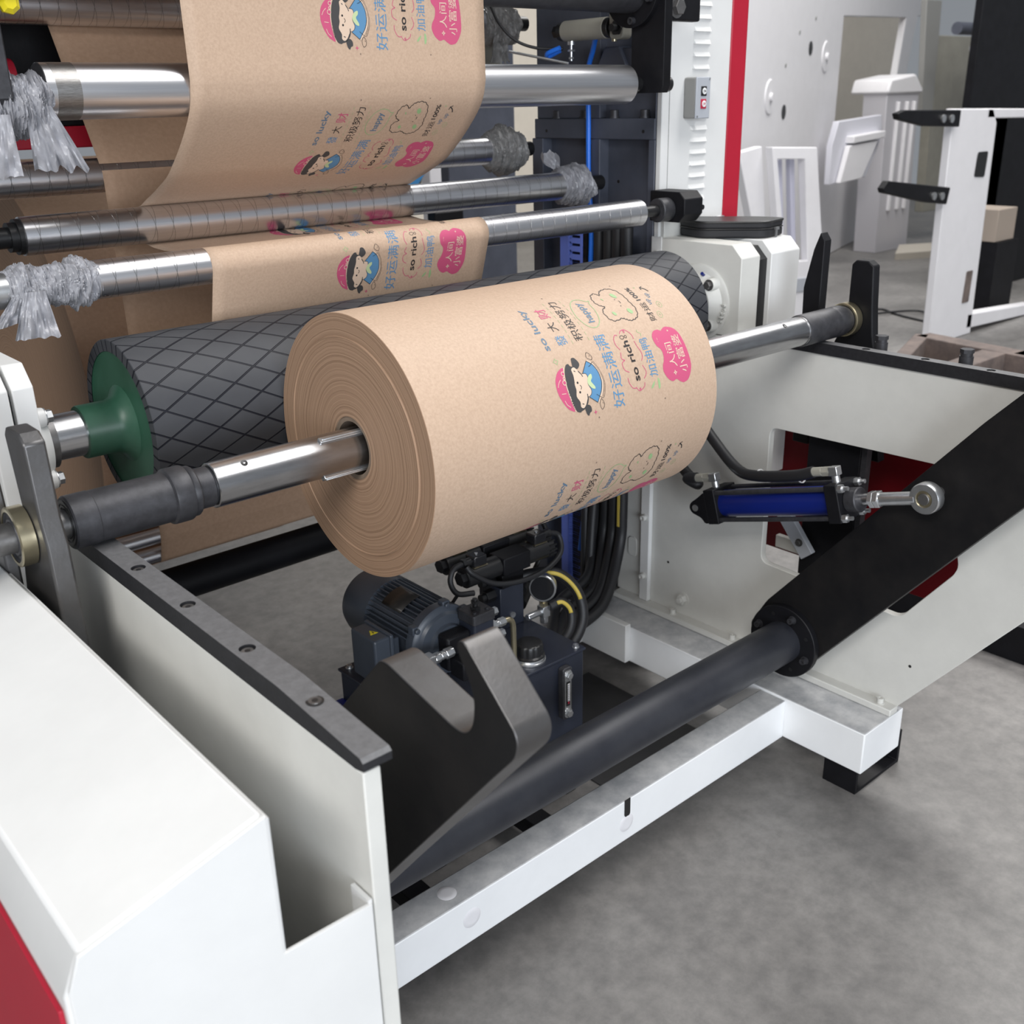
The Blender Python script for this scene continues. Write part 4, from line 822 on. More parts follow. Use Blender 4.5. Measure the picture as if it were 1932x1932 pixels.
bm = N(); box(bm, 1.1830, 1.424, 0.46, 0.475, 1.165, 2.4); box(bm, 1.245, 1.424, 0.475, 0.90, 1.165, 2.4); cbn = obj('cabinet_body', bm, WHITE, t, 0.002)
bm = N(); box(bm, 1.2075, 1.2088, 0.4592, 0.4604, 1.24, 2.4); obj('panel_seam', bm, GREYBOX2, t)
bm = N(); box(bm, 1.424, 1.486, 0.458, 0.90, 1.18, 2.4); obj('red_edge', bm, RED, t, 0.004)
for i in range(22):
    z = 1.235+i*0.0267; bm = N(); v = []
    for x, y, zz in ((1.285, 0.46, z-0.0045), (1.347, 0.46, z-0.0045), (1.343, 0.4535, z-0.0045), (1.289, 0.4535, z-0.0045), (1.345, 0.46, z+0.006), (1.287, 0.46, z+0.006)): v.append(bm.verts.new((x, y, zz)))
    for f in ((0, 1, 2, 3), (3, 2, 4, 5), (0, 3, 5), (1, 4, 2), (0, 5, 4, 1)): bm.faces.new([v[k] for k in f])
    obj('louvre', bm, WHITE, t, 0.0008, smooth=False)
bm = N(); box(bm, 1.19, 1.30, 0.448, 0.47, 1.165, 1.235); obj('lower_bracket', bm, CREAM, t, 0.002)
bm = N(); box(bm, 1.395, 1.425, 0.452, 0.462, 1.195, 1.212); obj('hinge', bm, ZINC, t, 0.002)
t = thing('push_button_box', 'small grey push-button box with ON and OFF buttons on the white cabinet', 'control box', (1.28, 0.44, 1.489))
bm = N(); box(bm, 1.2575, 1.3070, 0.425, 0.4600, 1.444, 1.533); obj('box_body', bm, GREYBOX2, t, 0.004)
bm = N(); box(bm, 1.2570, 1.3075, 0.4215, 0.426, 1.4435, 1.5335); obj('box_lid', bm, GREYBOX, t, 0.002)
for x, z in ((1.303, 1.529), (1.262, 1.448)):
    bm = N(); cyl(bm, (x, 0.4215, z), (x, 0.4205, z), 0.0026, 14); obj('lid_screw', bm, ZINC, t)
for z, m1, s in ((1.503, BLACKP, 'ON'), (1.4755, BTNRED, 'OFF')):
    bm = N(); box(bm, 1.273, 1.292, 0.4195, 0.4216, z-0.0105, z+0.0105); b = obj('button_plate', bm, m1, t, 0.001, label='black ON plate' if s == 'ON' else 'red OFF plate')
    bm = N(); cyl(bm, (1.2825, 0.4195, z), (1.2825, 0.4175, z), 0.0072, 28, ch=0.0006); obj('button', bm, BTNW, b)
    wd = 0.0088 if s == 'ON' else 0.0098
    obj('button_lettering', place_text(s, (1.2825-wd/2, 0.4174, z-0.0026), (1, 0, 0), (0, 0, 1), wd, 0.0052, 0.01, 0.02), m1, b, smooth=False)
t = thing('roller_bracket', 'black hanging bracket plate that carries the right end of the thick smooth roller', 'bracket', (1.06, 0.45, 1.6))
bm = N(); prism(bm, [(0.345, 2.2), (0.345, 1.515), (0.352, 1.501), (0.438, 1.501), (0.438, 2.2)], 'x', 1.052, 1.076); obj('bracket_plate', bm, BLACK, t, 0.0015)
bm = N(); box(bm, 1.076, 1.185, 0.36, 0.385, 1.642, 1.70); obj('mount_lug', bm, BLACK, t, 0.004)
bm = N(); hexbolt(bm, (1.105, 0.36, 1.668), (0, -1, 0), 0.016, 0.012); obj('lug_bolt', bm, STEEL, t)
bm = N(); cyl(bm, (1.038, 0.43, 1.705), (1.053, 0.43, 1.705), 0.075, 40, ch=0.001); f = obj('tube_flange', bm, BLACK, t)
for an in (200, 262): bm = N(); sockbolt(bm, (1.040, 0.43+0.060*math.cos(math.radians(an)), 1.705+0.062*math.sin(math.radians(an))), (-1, 0, 0), 0.0075, 0.012); obj('flange_bolt', bm, SLEEVE, f)
bm = N(); cyl(bm, (0.50, 0.43, 1.704), (1.04, 0.43, 1.704), 0.0455, 48); tag(obj('cross_tube', bm, SLEEVE), 'dark grey cross tube along the top edge right of the printed web', 'tube')
# small pneumatic cylinder
t = thing('pneumatic_cylinder', 'small brown-grey pneumatic cylinder under the dark top tube', 'pneumatic cylinder', (1.10, 0.62, 1.64))
q0, q1 = V(1.10, 0.690, 1.640), V(1.10, 0.555, 1.640)
bm = N(); cyl(bm, q0, q1, 0.0225, 40, ch=0.001); obj('barrel', bm, KHAKI, t)
bm = N(); cyl(bm, q0+V(0, 0.018, 0), q0, 0.020, 32, ch=0.002); cyl(bm, q0+V(0, 0.035, 0), q0+V(0, 0.015, 0), 0.014, 6); obj('rear_cap', bm, BLACKP, t)
bm = N(); cyl(bm, q1, q1-V(0, 0.014, 0), 0.021, 32, ch=0.001); obj('front_cap', bm, BLACKP, t)
bm = N(); prism(bm, rnd([(0.535, 1.614), (0.495, 1.614), (0.495, 1.664), (0.515, 1.69), (0.538, 1.69)], 0.012), 'x', 1.085, 1.115); obj('knuckle', bm, KHAKI, t, 0.002)
bm = N(); cyl(bm, (1.08, 0.512, 1.637), (1.086, 0.512, 1.637), 0.016, 6); cyl(bm, (1.066, 0.512, 1.637), (1.081, 0.512, 1.637), 0.008, 20); obj('knuckle_pin', bm, BLACKP, t)
bm = N(); cyl(bm, (1.10, 0.672, 1.618), (1.10, 0.672, 1.610), 0.009, 20); cyl(bm, (1.10, 0.672, 1.600), (1.10, 0.672, 1.596), 0.009, 6); cyl(bm, (1.10, 0.672, 1.610), (1.10, 0.672, 1.576), 0.0035, 12); cyl(bm, (1.10, 0.672, 1.584), (1.10, 0.672, 1.580), 0.006, 6); obj('speed_valve', bm, ZINC, t)
bm = N(); cyl(bm, (1.09, 0.525, 1.616), (1.09, 0.525, 1.610), 0.006, 16); obj('brass_nut', bm, BRASS, t)
hose('air_hose', [(1.12, 0.61, 1.63), (1.15, 0.65, 1.60), (1.170, 0.686, 1.55), (1.172, 0.686, 1.45), (1.172, 0.684, 1.30), (1.170, 0.672, 1.20), (1.165, 0.67, 1.05), (1.16, 0.67, 0.80), (1.155, 0.672, 0.50), (1.15, 0.69, 0.30)], 0.0062, BLUEHOSE, 'bright blue air hose running down the dark machine frame')
hose('air_hose', [(1.09, 0.70, 1.605), (1.08, 0.73, 1.595), (1.09, 0.74, 1.588), (1.10, 0.71, 1.600)], 0.0055, BLUEHOSE, 'short loop of blue hose at the pneumatic cylinder')
hose('signal_cable', [(0.98, 0.82, 1.70), (0.99, 0.80, 1.66), (1.02, 0.78, 1.625), (1.06, 0.75, 1.607), (1.10, 0.70, 1.603)], 0.0035, HOSE, 'thin black cable with a steel plug at the pneumatic cylinder', 'cable')
hose('signal_cable', [(1.176, 0.693, 1.46), (1.176, 0.693, 1.36), (1.176, 0.688, 1.28), (1.176, 0.67, 1.20)], 0.0035, HOSE, 'thin black cable beside the bright blue air hose', 'cable')
bm = N(); tube(bm, [(1.0, 0.78, 1.60), (1.04, 0.72, 1.585), (1.08, 0.66, 1.570)], 0.003, 8, 4); tag(obj('steel_pin', bm, ZINC), 'loose bright steel pin pointing left above the thick smooth roller', 'pin')
# locking block at the right end of the lower grooved roller
t = thing('locking_block', 'black chamfered locking block holding the roller above the drum at its right end', 'locking block', (1.15, 0.406, 1.25))
bm = N(); prism(bm, [(0.355, 1.240), (0.372, 1.222), (0.46, 1.222), (0.46, 1.290), (0.372, 1.290), (0.355, 1.274)], 'x', 1.150, 1.215); obj('block_body', bm, BLACK, t, 0.002)
bm = N(); cyl(bm, (1.112, 0.406, 1.2505), (1.150, 0.406, 1.2505), 0.0265, 40, ch=0.002); obj('block_collar', bm, SLEEVE, t)
bm = N(); cyl(bm, (1.215, 0.380, 1.252), (1.222, 0.380, 1.252), 0.010, 5); cyl(bm, (1.222, 0.36, 1.252), (1.222, 0.40, 1.252), 0.006, 10); obj('star_knob', bm, BLACKP, t)
bm = N(); cyl(bm, (1.215, 0.410, 1.257), (1.262, 0.410, 1.257), 0.016, 28, ch=0.002); obj('end_stub', bm, ZINC, t)
# tool pouch on the bearing box
t = thing('tool_pouch', 'black zipped tool pouch lying on the white bearing box', 'pouch', (1.33, 0.36, 1.18))
PO = rnd([(1.222, 0.365), (1.318, 0.246), (1.412, 0.262), (1.395, 0.330), (1.300, 0.452), (1.245, 0.452)], 0.022, 6)
def pouch(z0, z1, g, nm, m1, z2=None):
    cx = sum(p[0] for p in PO)/len(PO); cy = sum(p[1] for p in PO)/len(PO); bm = N()
    prism(bm, [(cx+(x-cx)*(1+g), cy+(y-cy)*(1+g)) for x, y in PO], 'z', z0, z1); return obj(nm, bm, m1, t, 0.004, segs=3)
pouch(1.181, 1.200, 0.0, 'pouch_body', FABRIC); pouch(1.1995, 1.2030, 0.012, 'zip_tape', BLACKP); pouch(1.2025, 1.219, 0.0, 'pouch_lid', FABRIC)
pouch(1.213, 1.2195, 0.02, 'lid_piping', BLACKP)
bm = N(); obox(bm, (1.352, 0.244, 1.190), (0.003, 0, 0), (0, 0.0015, 0), (0, 0, 0.010)); obox(bm, (1.352, 0.243, 1.201), (0.006, 0, 0), (0, 0.003, 0), (0, 0, 0.003)); pipe(bm, (1.352, 0.2435, 1.176), (1.352, 0.2465, 1.176), 0.006, 0.0035, 16); obj('zip_puller', bm, ZINC, t)

# blue slotted cable duct and the hose bundle
t = thing('cable_duct', 'periwinkle blue slotted cable duct standing against the dark machine frame', 'cable duct', (1.17, 0.725, 0.2))
bm = N(); slots = []
for i in range(48):
    z = 0.20+i*0.0205
    slots.append([(0.690, z), (0.690, z+0.0065), (0.722, z+0.0065), (0.722, z+0.0095), (0.730, z+0.0095), (0.730, z-0.003), (0.722, z-0.003), (0.722, z)])
prism(bm, [(0.682, 0.185), (0.682, 1.185), (0.737, 1.185), (0.737, 0.185)], 'x', 1.148, 1.150, slots); obj('slotted_cover', bm, DUCT, t)
bm = N(); box(bm, 1.150, 1.18, 0.735, 0.7372, 0.185, 1.185); box(bm, 1.150, 1.18, 0.7372, 0.765, 0.185, 1.185); obj('duct_side', bm, DUCT, t)
bm = N(); box(bm, 1.165, 1.18, 0.684, 0.735, 0.185, 1.185); obj('duct_back', bm, BLACKP, t)
bm = N(); box(bm, 0.80, 1.14, 0.62, 0.68, 0.14, 0.146); fd = obj('floor_duct', bm, DUCT, t, 0.001)
HB = [((1.165, 0.640), (1.13, 0.60), 0.0135), ((1.165, 0.605), (1.12, 0.56), 0.0145), ((1.16, 0.570), (1.10, 0.53), 0.0150), ((1.155, 0.535), (1.09, 0.50), 0.0150)]
for i, ((x0, y0), (x1, y1), r) in enumerate(HB):
    lab = ('black hydraulic hose nearest the blue duct', 'second black hydraulic hose from the blue duct', 'third black hydraulic hose from the blue duct, with a yellow print line', 'black hydraulic hose farthest from the blue duct, with a yellow stripe')[i]
    P = [(x0, y0, 1.20), (x0, y0, 0.8), (x0, y0, 0.48), (x0-0.015, y0-0.005, 0.36), (x1-0.06, y1-0.02, 0.28-i*0.01), (x1-0.18, y1-0.03, 0.245-i*0.012), (0.80-i*0.02, 0.45-i*0.03, 0.24-i*0.012), (0.66, 0.42-i*0.04, 0.24-i*0.012)]
    h = hose('hydraulic_hose', P, r, HOSE, lab)
    if i >= 2:
        bm = N()
        for (za, zb) in ((0.42, 0.54), (0.86, 0.92)) if i == 3 else ((0.60, 0.70),): box(bm, x0-r-0.0006, x0-r+0.001, y0-0.004, y0+0.004, za, zb)
        obj('yellow_stripe', bm, YELLOW, h)
        k = 0; z = 0.93
        for ch in 'MAX W P 31MPA':
            if ch != ' ':
                obj('hose_lettering', place_text(ch, (x0-r-0.0007, y0+0.003, z), (0, 0, -1), (0, -1, 0), 0.006, 0.006, 0, 0.02), YELLOW, h, smooth=False)
            z -= 0.011

# ================================================================== hydraulic power unit
TZ = 0.370
t = thing('hydraulic_power_unit', 'dark hydraulic power unit with motor, oil tank and valves under the paper roll', 'hydraulic unit', (0.45, 0.34, 0))
bm = N(); box(bm, 0.226, 0.668, 0.194, 0.487, 0.035, TZ-0.006); tank = obj('oil_tank', bm, NAVY, t, 0.003)
bm = N(); box(bm, 0.222, 0.672, 0.190, 0.491, TZ-0.006, TZ); obj('tank_lid', bm, NAVY, tank, 0.0015)
for x in (0.24, 0.62):
    bm = N(); box(bm, x, x+0.03, 0.20, 0.48, 0.0, 0.036); obj('tank_foot', bm, BLACK, tank)
bm = N(); box(bm, 0.14, 0.226, 0.30, 0.487, 0.10, 0.30); obj('oil_cooler', bm, BLUEBAR, t, 0.004, label='deep blue side block')
for x, y in ((0.242, 0.476), (0.656, 0.206), (0.656, 0.476), (0.44, 0.476), (0.242, 0.206)):
    bm = N(); sockbolt(bm, (x, y, TZ), (0, 0, 1), 0.0062, 0.007); obj('lid_bolt', bm, ZINC, tank)
bm = N(); prism(bm, rnd([(0.590, 0.222), (0.618, 0.222), (0.618, 0.350), (0.590, 0.350)], 0.008), 'y', 0.178, 0.194); lg = obj('level_gauge', bm, SLEEVE, tank, 0.002)
bm = N(); prism(bm, rnd([(0.5945, 0.228), (0.6135, 0.228), (0.6135, 0.344), (0.5945, 0.344)], 0.006), 'y', 0.1765, 0.178); obj('gauge_frame', bm, ZINC, lg)
bm = N(); box(bm, 0.5985, 0.6095, 0.1755, 0.1768, 0.256, 0.316); obj('gauge_window', bm, GLASS, lg)
bm = N(); box(bm, 0.6015, 0.6075, 0.1748, 0.1757, 0.268, 0.312); obj('gauge_scale', bm, BTNW, lg)
bm = N()
for i in range(9): box(bm, 0.6018, 0.6050, 0.1745, 0.1749, 0.270+i*0.0047, 0.2712+i*0.0047)
obj('scale_marks', bm, BLUEBAR, lg)
bm = N(); box(bm, 0.6020, 0.6060, 0.1745, 0.1749, 0.262, 0.267); obj('low_mark', bm, BTNRED, lg)
for z in (0.238, 0.333):
    bm = N(); hexbolt(bm, (0.604, 0.1768, z), (0, -1, 0), 0.0085, 0.007); obj('gauge_bolt', bm, ZINC, lg)
fc = V(0.545, 0.236, TZ)
bm = N(); cyl(bm, fc, fc+V(0, 0, 0.006), 0.036, 48, ch=0.001); cyl(bm, fc+V(0, 0, 0.006), fc+V(0, 0, 0.012), 0.031, 40); obj('filler_flange', bm, ZINC, tank)
bm = N(); R_ = []
for z, r, am in ((0.012, 0.034, 0), (0.015, 0.034, 0), (0.018, 0.031, 1), (0.036, 0.031, 1), (0.041, 0.029, 0.6), (0.043, 0.026, 0)):
    R_.append([bm.verts.new(fc+V(math.cos(2*PI*i/72)*r*(1-0.055*am*max(0, math.cos(2*PI*i/72*10))), math.sin(2*PI*i/72)*r*(1-0.055*am*max(0, math.cos(2*PI*i/72*10))), z)) for i in range(72)])
for A, B in zip(R_, R_[1:]):
    for i in range(72): bm.faces.new((A[i], A[(i+1) % 72], B[(i+1) % 72], B[i]))
bm.faces.new(R_[0][::-1]); bm.faces.new(R_[-1]); obj('filler_cap', bm, BLACKP, tank)
# motor: axis along Y
MX, MZ, MR = 0.348, 0.474, 0.070
def mo(y): return V(MX, y, MZ)
bm = N(); cyl(bm, mo(0.285), mo(0.47), MR*0.90, 56); mt = obj('electric_motor', bm, MOTOR, t)
for i in range(44):
    an = 2*PI*i/44
    if 3.45 < an < 4.15 or 0.95*PI < an < 1.10*PI: continue
    d = V(math.cos(an), 0, math.sin(an)); s = V(-math.sin(an), 0, math.cos(an)); bm = N()
    obox(bm, mo(0.378)+d*MR*0.97, d*MR*0.13, V(0, 0.078, 0), s*0.0013); obj('cooling_fin', bm, MOTOR, mt)
bm = N(); lathe(bm, mo(0.45), (0, 1, 0), [(0, MR*1.02), (0.0, MR*1.10), (0.075, MR*1.10), (0.092, MR*1.02), (0.098, MR*0.8), (0.098, 0)], 56); obj('fan_cover', bm, MOTOR, mt)
bm = N(); lathe(bm, mo(0.30), (0, -1, 0), [(0, MR*0.95), (0, MR*1.10), (0.010, MR*1.12), (0.022, MR*1.12), (0.026, MR*1.06), (0.028, MR*0.95), (0.034, MR*0.88), (0.036, MR*0.62), (0.044, MR*0.58), (0.046, 0)], 56); obj('motor_flange', bm, MOTOR, mt)
for an in (35, 80, 145):
    bm = N(); a_ = math.radians(an); obox(bm, mo(0.287)+V(math.cos(a_), 0, math.sin(a_))*MR*1.10, V(0.009, 0, 0), V(0, 0.009, 0), V(0, 0, 0.009)); cyl(bm, mo(0.278)+V(math.cos(a_), 0, math.sin(a_))*MR*1.10, mo(0.272)+V(math.cos(a_), 0, math.sin(a_))*MR*1.10, 0.006, 12); obj('flange_lug', bm, MOTOR, mt, 0.002)
a_ = math.radians(112); d = V(math.cos(a_), 0, math.sin(a_)); s = V(-math.sin(a_), 0, math.cos(a_))
bm = N(); nr, R0 = 8, MR*1.115; G = []
for i in range(nr+1):
    an = math.radians(92+i*42/nr); G.append([bm.verts.new(mo(y)+V(math.cos(an), 0, math.sin(an))*R0) for y in (0.345, 0.412)])
for A, B in zip(G, G[1:]): bm.faces.new((A[0], A[1], B[1], B[0]))
o = obj('nameplate', bm, LABELM, mt); sd = o.modifiers.new('thickness', 'SOLIDIFY'); sd.thickness = 0.001
bm = N(); obox(bm, (0.262, 0.365, 0.452), (0.012, 0, 0), (0, 0.040, 0), (0, 0, 0.040)); obj('box_base', bm, MOTOR, mt, 0.003)
bm = N(); prism(bm, rnd([(0.322, 0.400), (0.408, 0.400), (0.408, 0.503), (0.322, 0.503)], 0.006), 'x', 0.212, 0.252); jb = obj('junction_box', bm, MOTOR, mt, 0.007, segs=3)
bm = N(); prism(bm, rnd([(0.317, 0.396), (0.413, 0.396), (0.413, 0.507), (0.317, 0.507)], 0.006), 'x', 0.248, 0.256); obj('box_gasket', bm, MOTOR, jb, 0.002)
bm = N(); prism(bm, [(0.224, 0.352), (0.242, 0.352), (0.233, 0.370)], 'z', 0.5030, 0.5036); obj('warning_label', bm, YELLOWB, jb, label='yellow warning triangle', smooth=False)
bm = N(); prism(bm, [(0.2315, 0.3545), (0.2335, 0.3585), (0.2325, 0.359), (0.2345, 0.364), (0.2350, 0.3595), (0.2358, 0.3593), (0.2340, 0.3545)], 'z', 0.5036, 0.5039); obj('warning_bolt', bm, BLACKP, jb, smooth=False)
bm = N(); box(bm, MX-0.06, MX-0.035, 0.31, 0.45, TZ, 0.425); box(bm, MX+0.035, MX+0.06, 0.31, 0.45, TZ, 0.425); obj('motor_foot', bm, MOTOR, mt, 0.002)
# gear pump in front of the motor
bm = N(); box(bm, MX-0.030, MX+0.030, 0.222, 0.256, MZ-0.040, MZ+0.036); pu = obj('gear_pump', bm, BLACK, t, 0.006)
bm = N(); box(bm, MX-0.026, MX+0.026, 0.180, 0.223, MZ-0.045, MZ-0.005); obj('pump_body', bm, BLACK, pu, 0.003)
bm = N(); prism(bm, rnd([(0.380, 0.214), (0.433, 0.214), (0.433, 0.264), (0.380, 0.264)], 0.006), 'z', 0.447, 0.530); rv = obj('relief_valve', bm, NAVY, t, 0.002)
bm = N(); prism(bm, rnd([(0.378, 0.212), (0.435, 0.212), (0.435, 0.266), (0.378, 0.266)], 0.006), 'z', 0.518, 0.540); obj('valve_head', bm, SLEEVE, rv, 0.002)
bm = N(); cyl(bm, (0.405, 0.240, 0.540), (0.405, 0.240, 0.547), 0.011, 6); cyl(bm, (0.405, 0.240, 0.547), (0.405, 0.240, 0.563), 0.0055, 14); cyl(bm, (0.405, 0.240, 0.554), (0.405, 0.240, 0.559), 0.009, 6); obj('adjuster_screw', bm, BLACKP, rv)
for (x, y) in ((0.390, 0.224), (0.423, 0.224)):
    bm = N(); sockbolt(bm, (x, y, 0.540), (0, 0, 1), 0.004, 0.004); obj('head_bolt', bm, SLEEVE, rv)
for y, z in ((0.228, 0.494), (0.232, 0.466), (0.254, 0.508)):
    bm = N(); cyl(bm, (0.433, y, z), (0.447, y, z), 0.0100, 6); cyl(bm, (0.447, y, z), (0.455, y, z), 0.0075, 18); cyl(bm, (0.455, y, z), (0.471, y, z), 0.0092, 6); obj('pipe_union', bm, ZINC, rv)
bm = N(); tube(bm, [(0.470, 0.228, 0.494), (0.484, 0.228, 0.492), (0.493, 0.228, 0.480), (0.495, 0.228, 0.45), (0.495, 0.228, TZ-0.002)], 0.0062, 14, 6); obj('steel_pipe', bm, BRASS, t)
sy, sz = 0.212, 0.487
bm = N(); cyl(bm, (0.322, sy, sz), (0.302, sy, sz), 0.0115, 6); cyl(bm, (0.302, sy, sz), (0.290, sy, sz), 0.0090, 18); cyl(bm, (0.290, sy, sz), (0.274, sy, sz), 0.0115, 6); box(bm, 0.248, 0.274, sy-0.012, sy+0.012, sz-0.030, sz+0.013); cyl(bm, (0.261, sy, sz-0.030), (0.261, sy, TZ-0.02), 0.0120, 20); obj('suction_elbow', bm, ZINC, pu, 0.002)
# valve stack on the right of the tank
bm = N(); box(bm, 0.585, 0.655, 0.375, 0.450, TZ, 0.475); vb = obj('valve_manifold', bm, NAVY, t, 0.002)
bm = N(); lathe(bm, (0.62, 0.375, 0.400), (0, -1, 0), [(0, 0.0075), (0.003, 0.0075), (0.003, 0.004), (0.001, 0)], 18); obj('port_plug', bm, ZINC, vb)
bm = N(); box(bm, 0.588, 0.652, 0.370, 0.455, 0.475, 0.508); obj('check_module', bm, BLACK, vb, 0.002)
for z, x in ((0.455, 0.572), (0.492, 0.572)):
    bm = N(); cyl(bm, (0.586, 0.40, z), (0.560, 0.40, z), 0.015, 6, ch=0.001); cyl(bm, (0.560, 0.40, z), (0.548, 0.40, z), 0.010, 18); obj('flow_screw', bm, BLACKP, vb)
for yy, zz in ((0.385, 0.537), (0.455, 0.545)):
    bm = N(); box(bm, 0.585, 0.665, yy-0.026, yy+0.026, zz-0.026, zz+0.016); dv = obj('solenoid_valve', bm, BLACK, t, 0.003)
    bm = N(); cyl(bm, (0.490, yy, zz-0.006), (0.586, yy, zz-0.006), 0.024, 32, ch=0.002); cyl(bm, (0.478, yy, zz-0.006), (0.490, yy, zz-0.006), 0.016, 6); obj('coil', bm, BLACKP, dv)
    bm = N(); cyl(bm, (0.664, yy, zz-0.006), (0.745, yy, zz-0.006), 0.024, 32, ch=0.002)
    for i in range(14): an = 2*PI*i/14; obox(bm, (0.738, yy+0.024*math.cos(an), zz-0.006+0.024*math.sin(an)), (0.010, 0, 0), (0, 0.002, 0), (0, 0, 0.002))
    obj('coil', bm, BLACKP, dv)
    for xx in (0.528, 0.705):
        bm = N(); box(bm, xx-0.018, xx+0.018, yy-0.016, yy+0.016, zz+0.016, zz+0.040); pl_ = obj('coil_plug', bm, GLASS, dv, 0.003)
        bm = N(); box(bm, xx-0.019, xx+0.019, yy-0.017, yy+0.017, zz+0.015, zz+0.0165); obj('plug_gasket', bm, BRASS, pl_)
        sgn = -1 if xx < 0.6 else 1
        bm = N(); cyl(bm, (xx+sgn*0.017, yy, zz+0.028), (xx+sgn*0.032, yy, zz+0.028), 0.0095, 18); cyl(bm, (xx+sgn*0.032, yy, zz+0.028), (xx+sgn*0.040, yy, zz+0.028), 0.0105, 6); obj('cable_gland', bm, BLACKP, pl_)
        bm = N(); cyl(bm, (xx, yy, zz+0.040), (xx, yy, zz+0.0425), 0.004, 12); obj('plug_screw', bm, ZINC, pl_)
bm = N(); tube(bm, [(0.488, 0.385, 0.565), (0.462, 0.383, 0.560), (0.450, 0.378, 0.535), (0.462, 0.370, 0.508), (0.50, 0.362, 0.500)], 0.0062, 12); obj('coil_cable', bm, HOSE, t)
bm = N(); tube(bm, [(0.745, 0.385, 0.565), (0.772, 0.380, 0.550), (0.760, 0.362, 0.515), (0.70, 0.350, 0.495), (0.62, 0.345, 0.495), (0.55, 0.352, 0.510), (0.500, 0.362, 0.545), (0.49, 0.372, 0.562)], 0.0062, 12); obj('coil_cable', bm, HOSE, t)
bm = N(); tube(bm, [(0.745, 0.455, 0.573), (0.785, 0.452, 0.560), (0.790, 0.44, 0.515), (0.75, 0.43, 0.47), (0.72, 0.43, 0.43)], 0.0062, 12); obj('coil_cable', bm, HOSE, t)
bm = N(); tube(bm, [(0.49, 0.40, 0.492), (0.47, 0.42, 0.45), (0.455, 0.45, 0.41), (0.45, 0.49, 0.38)], 0.004, 10); obj('coil_cable', bm, HOSE, t)
# pressure gauge facing the left
g0, gd = V(0.705, 0.362, 0.447), V(-0.78, -0.60, 0.15).normalized()
bm = N(); lathe(bm, g0-gd*0.016, gd, [(0, 0), (0, 0.026), (0.004, 0.030), (0.024, 0.030), (0.026, 0.032), (0.030, 0.032), (0.032, 0.030), (0.032, 0.028), (0.030, 0.0275), (0.030, 0)], 48); pg = obj('pressure_gauge', bm, ZINC, t)
bm = N(); cyl(bm, g0+gd*0.0142, g0+gd*0.0160, 0.0275, 48); obj('gauge_face', bm, GLASS, pg)
bm = N(); cyl(bm, g0-V(0, 0, 0.030), g0-V(0, 0, 0.052), 0.006, 14); cyl(bm, g0-V(0, 0, 0.040), g0-V(0, 0, 0.050), 0.010, 6); obj('gauge_stem', bm, BRASS, pg)
bm = N(); e_ = g0-V(0, 0, 0.062); obox(bm, e_, (0.011, 0, 0), (0, 0.011, 0), (0, 0, 0.014)); cyl(bm, e_+V(-0.010, 0, 0), e_+V(-0.052, 0, 0), 0.0085, 6); cyl(bm, e_+V(0, 0, -0.012), e_+V(0, 0, -0.030), 0.0105, 6); obj('gauge_tee', bm, ZINC, pg, 0.0015)
def uh(pts, r, label, yel=None):
    h = hose('hydraulic_hose', pts, r, HOSE, label)
    if yel:
        P = spline(pts, 10); n = len(P); a, b = int(n*yel[0]), int(n*yel[1]); bm = N(); Q = P[a:b]; L_ = []
        for i, p in enumerate(Q):
            d = (P[min(a+i+1, n-1)]-P[max(a+i-1, 0)]).normalized(); v = (cam.matrix_world.translation*0+V(-0.61, -0.70, 0.37)); s_ = d.cross(v).normalized(); nn_ = s_.cross(d).normalized()
            if nn_.dot(v) < 0: nn_ = -nn_
            L_.append([bm.verts.new(p+nn_*(r+0.0004)*1.0+s_*k_*0.0045) for k_ in (-1, 1)])
        for A, B in zip(L_, L_[1:]): bm.faces.new((A[0], A[1], B[1], B[0]))
        o = obj('yellow_print', bm, YELLOW, h); sd = o.modifiers.new('thickness', 'SOLIDIFY'); sd.thickness = 0.0006
    return h
uh([(0.66, 0.42, 0.455), (0.70, 0.405, 0.466), (0.765, 0.375, 0.455), (0.800, 0.345, 0.405), (0.795, 0.325, 0.34), (0.75, 0.325, 0.285), (0.69, 0.35, 0.26)], 0.0135, 'looping black hose with a yellow band behind the pressure gauge', (0.25, 0.55))
uh([(0.715, 0.352, 0.395), (0.745, 0.345, 0.400), (0.765, 0.335, 0.375), (0.755, 0.325, 0.335), (0.72, 0.325, 0.305), (0.685, 0.335, 0.29)], 0.0115, 'small looping black hose with yellow lettering below the pressure gauge', (0.1, 0.45))
bm = N(); cyl(bm, (0.78, 0.50, 0.375), (0.70, 0.44, 0.375), 0.016, 24); cyl(bm, (0.80, 0.515, 0.40), (0.72, 0.455, 0.40), 0.012, 18); obj('hose_coupling', bm, BLACKP, t)
# rear cross tube between the side frames
bm = N(); cyl(bm, (-0.36, 0.85, 0.505), (1.18, 0.85, 0.505), 0.0395, 48); tag(obj('rear_cross_tube', bm, BLACK), 'thick black tube crossing low behind the paper roll', 'tube')
bm = N(); box(bm, 0.70, 1.045, 0.12, 0.55, 0.0, 0.004); tag(obj('floor_plate', bm, mat('dark_floor_sheet', (0.035, 0.034, 0.035), 0.55, var=0.3, scale=6), None, 0.001), 'dark flat plate on the floor beside the oil tank', 'plate')

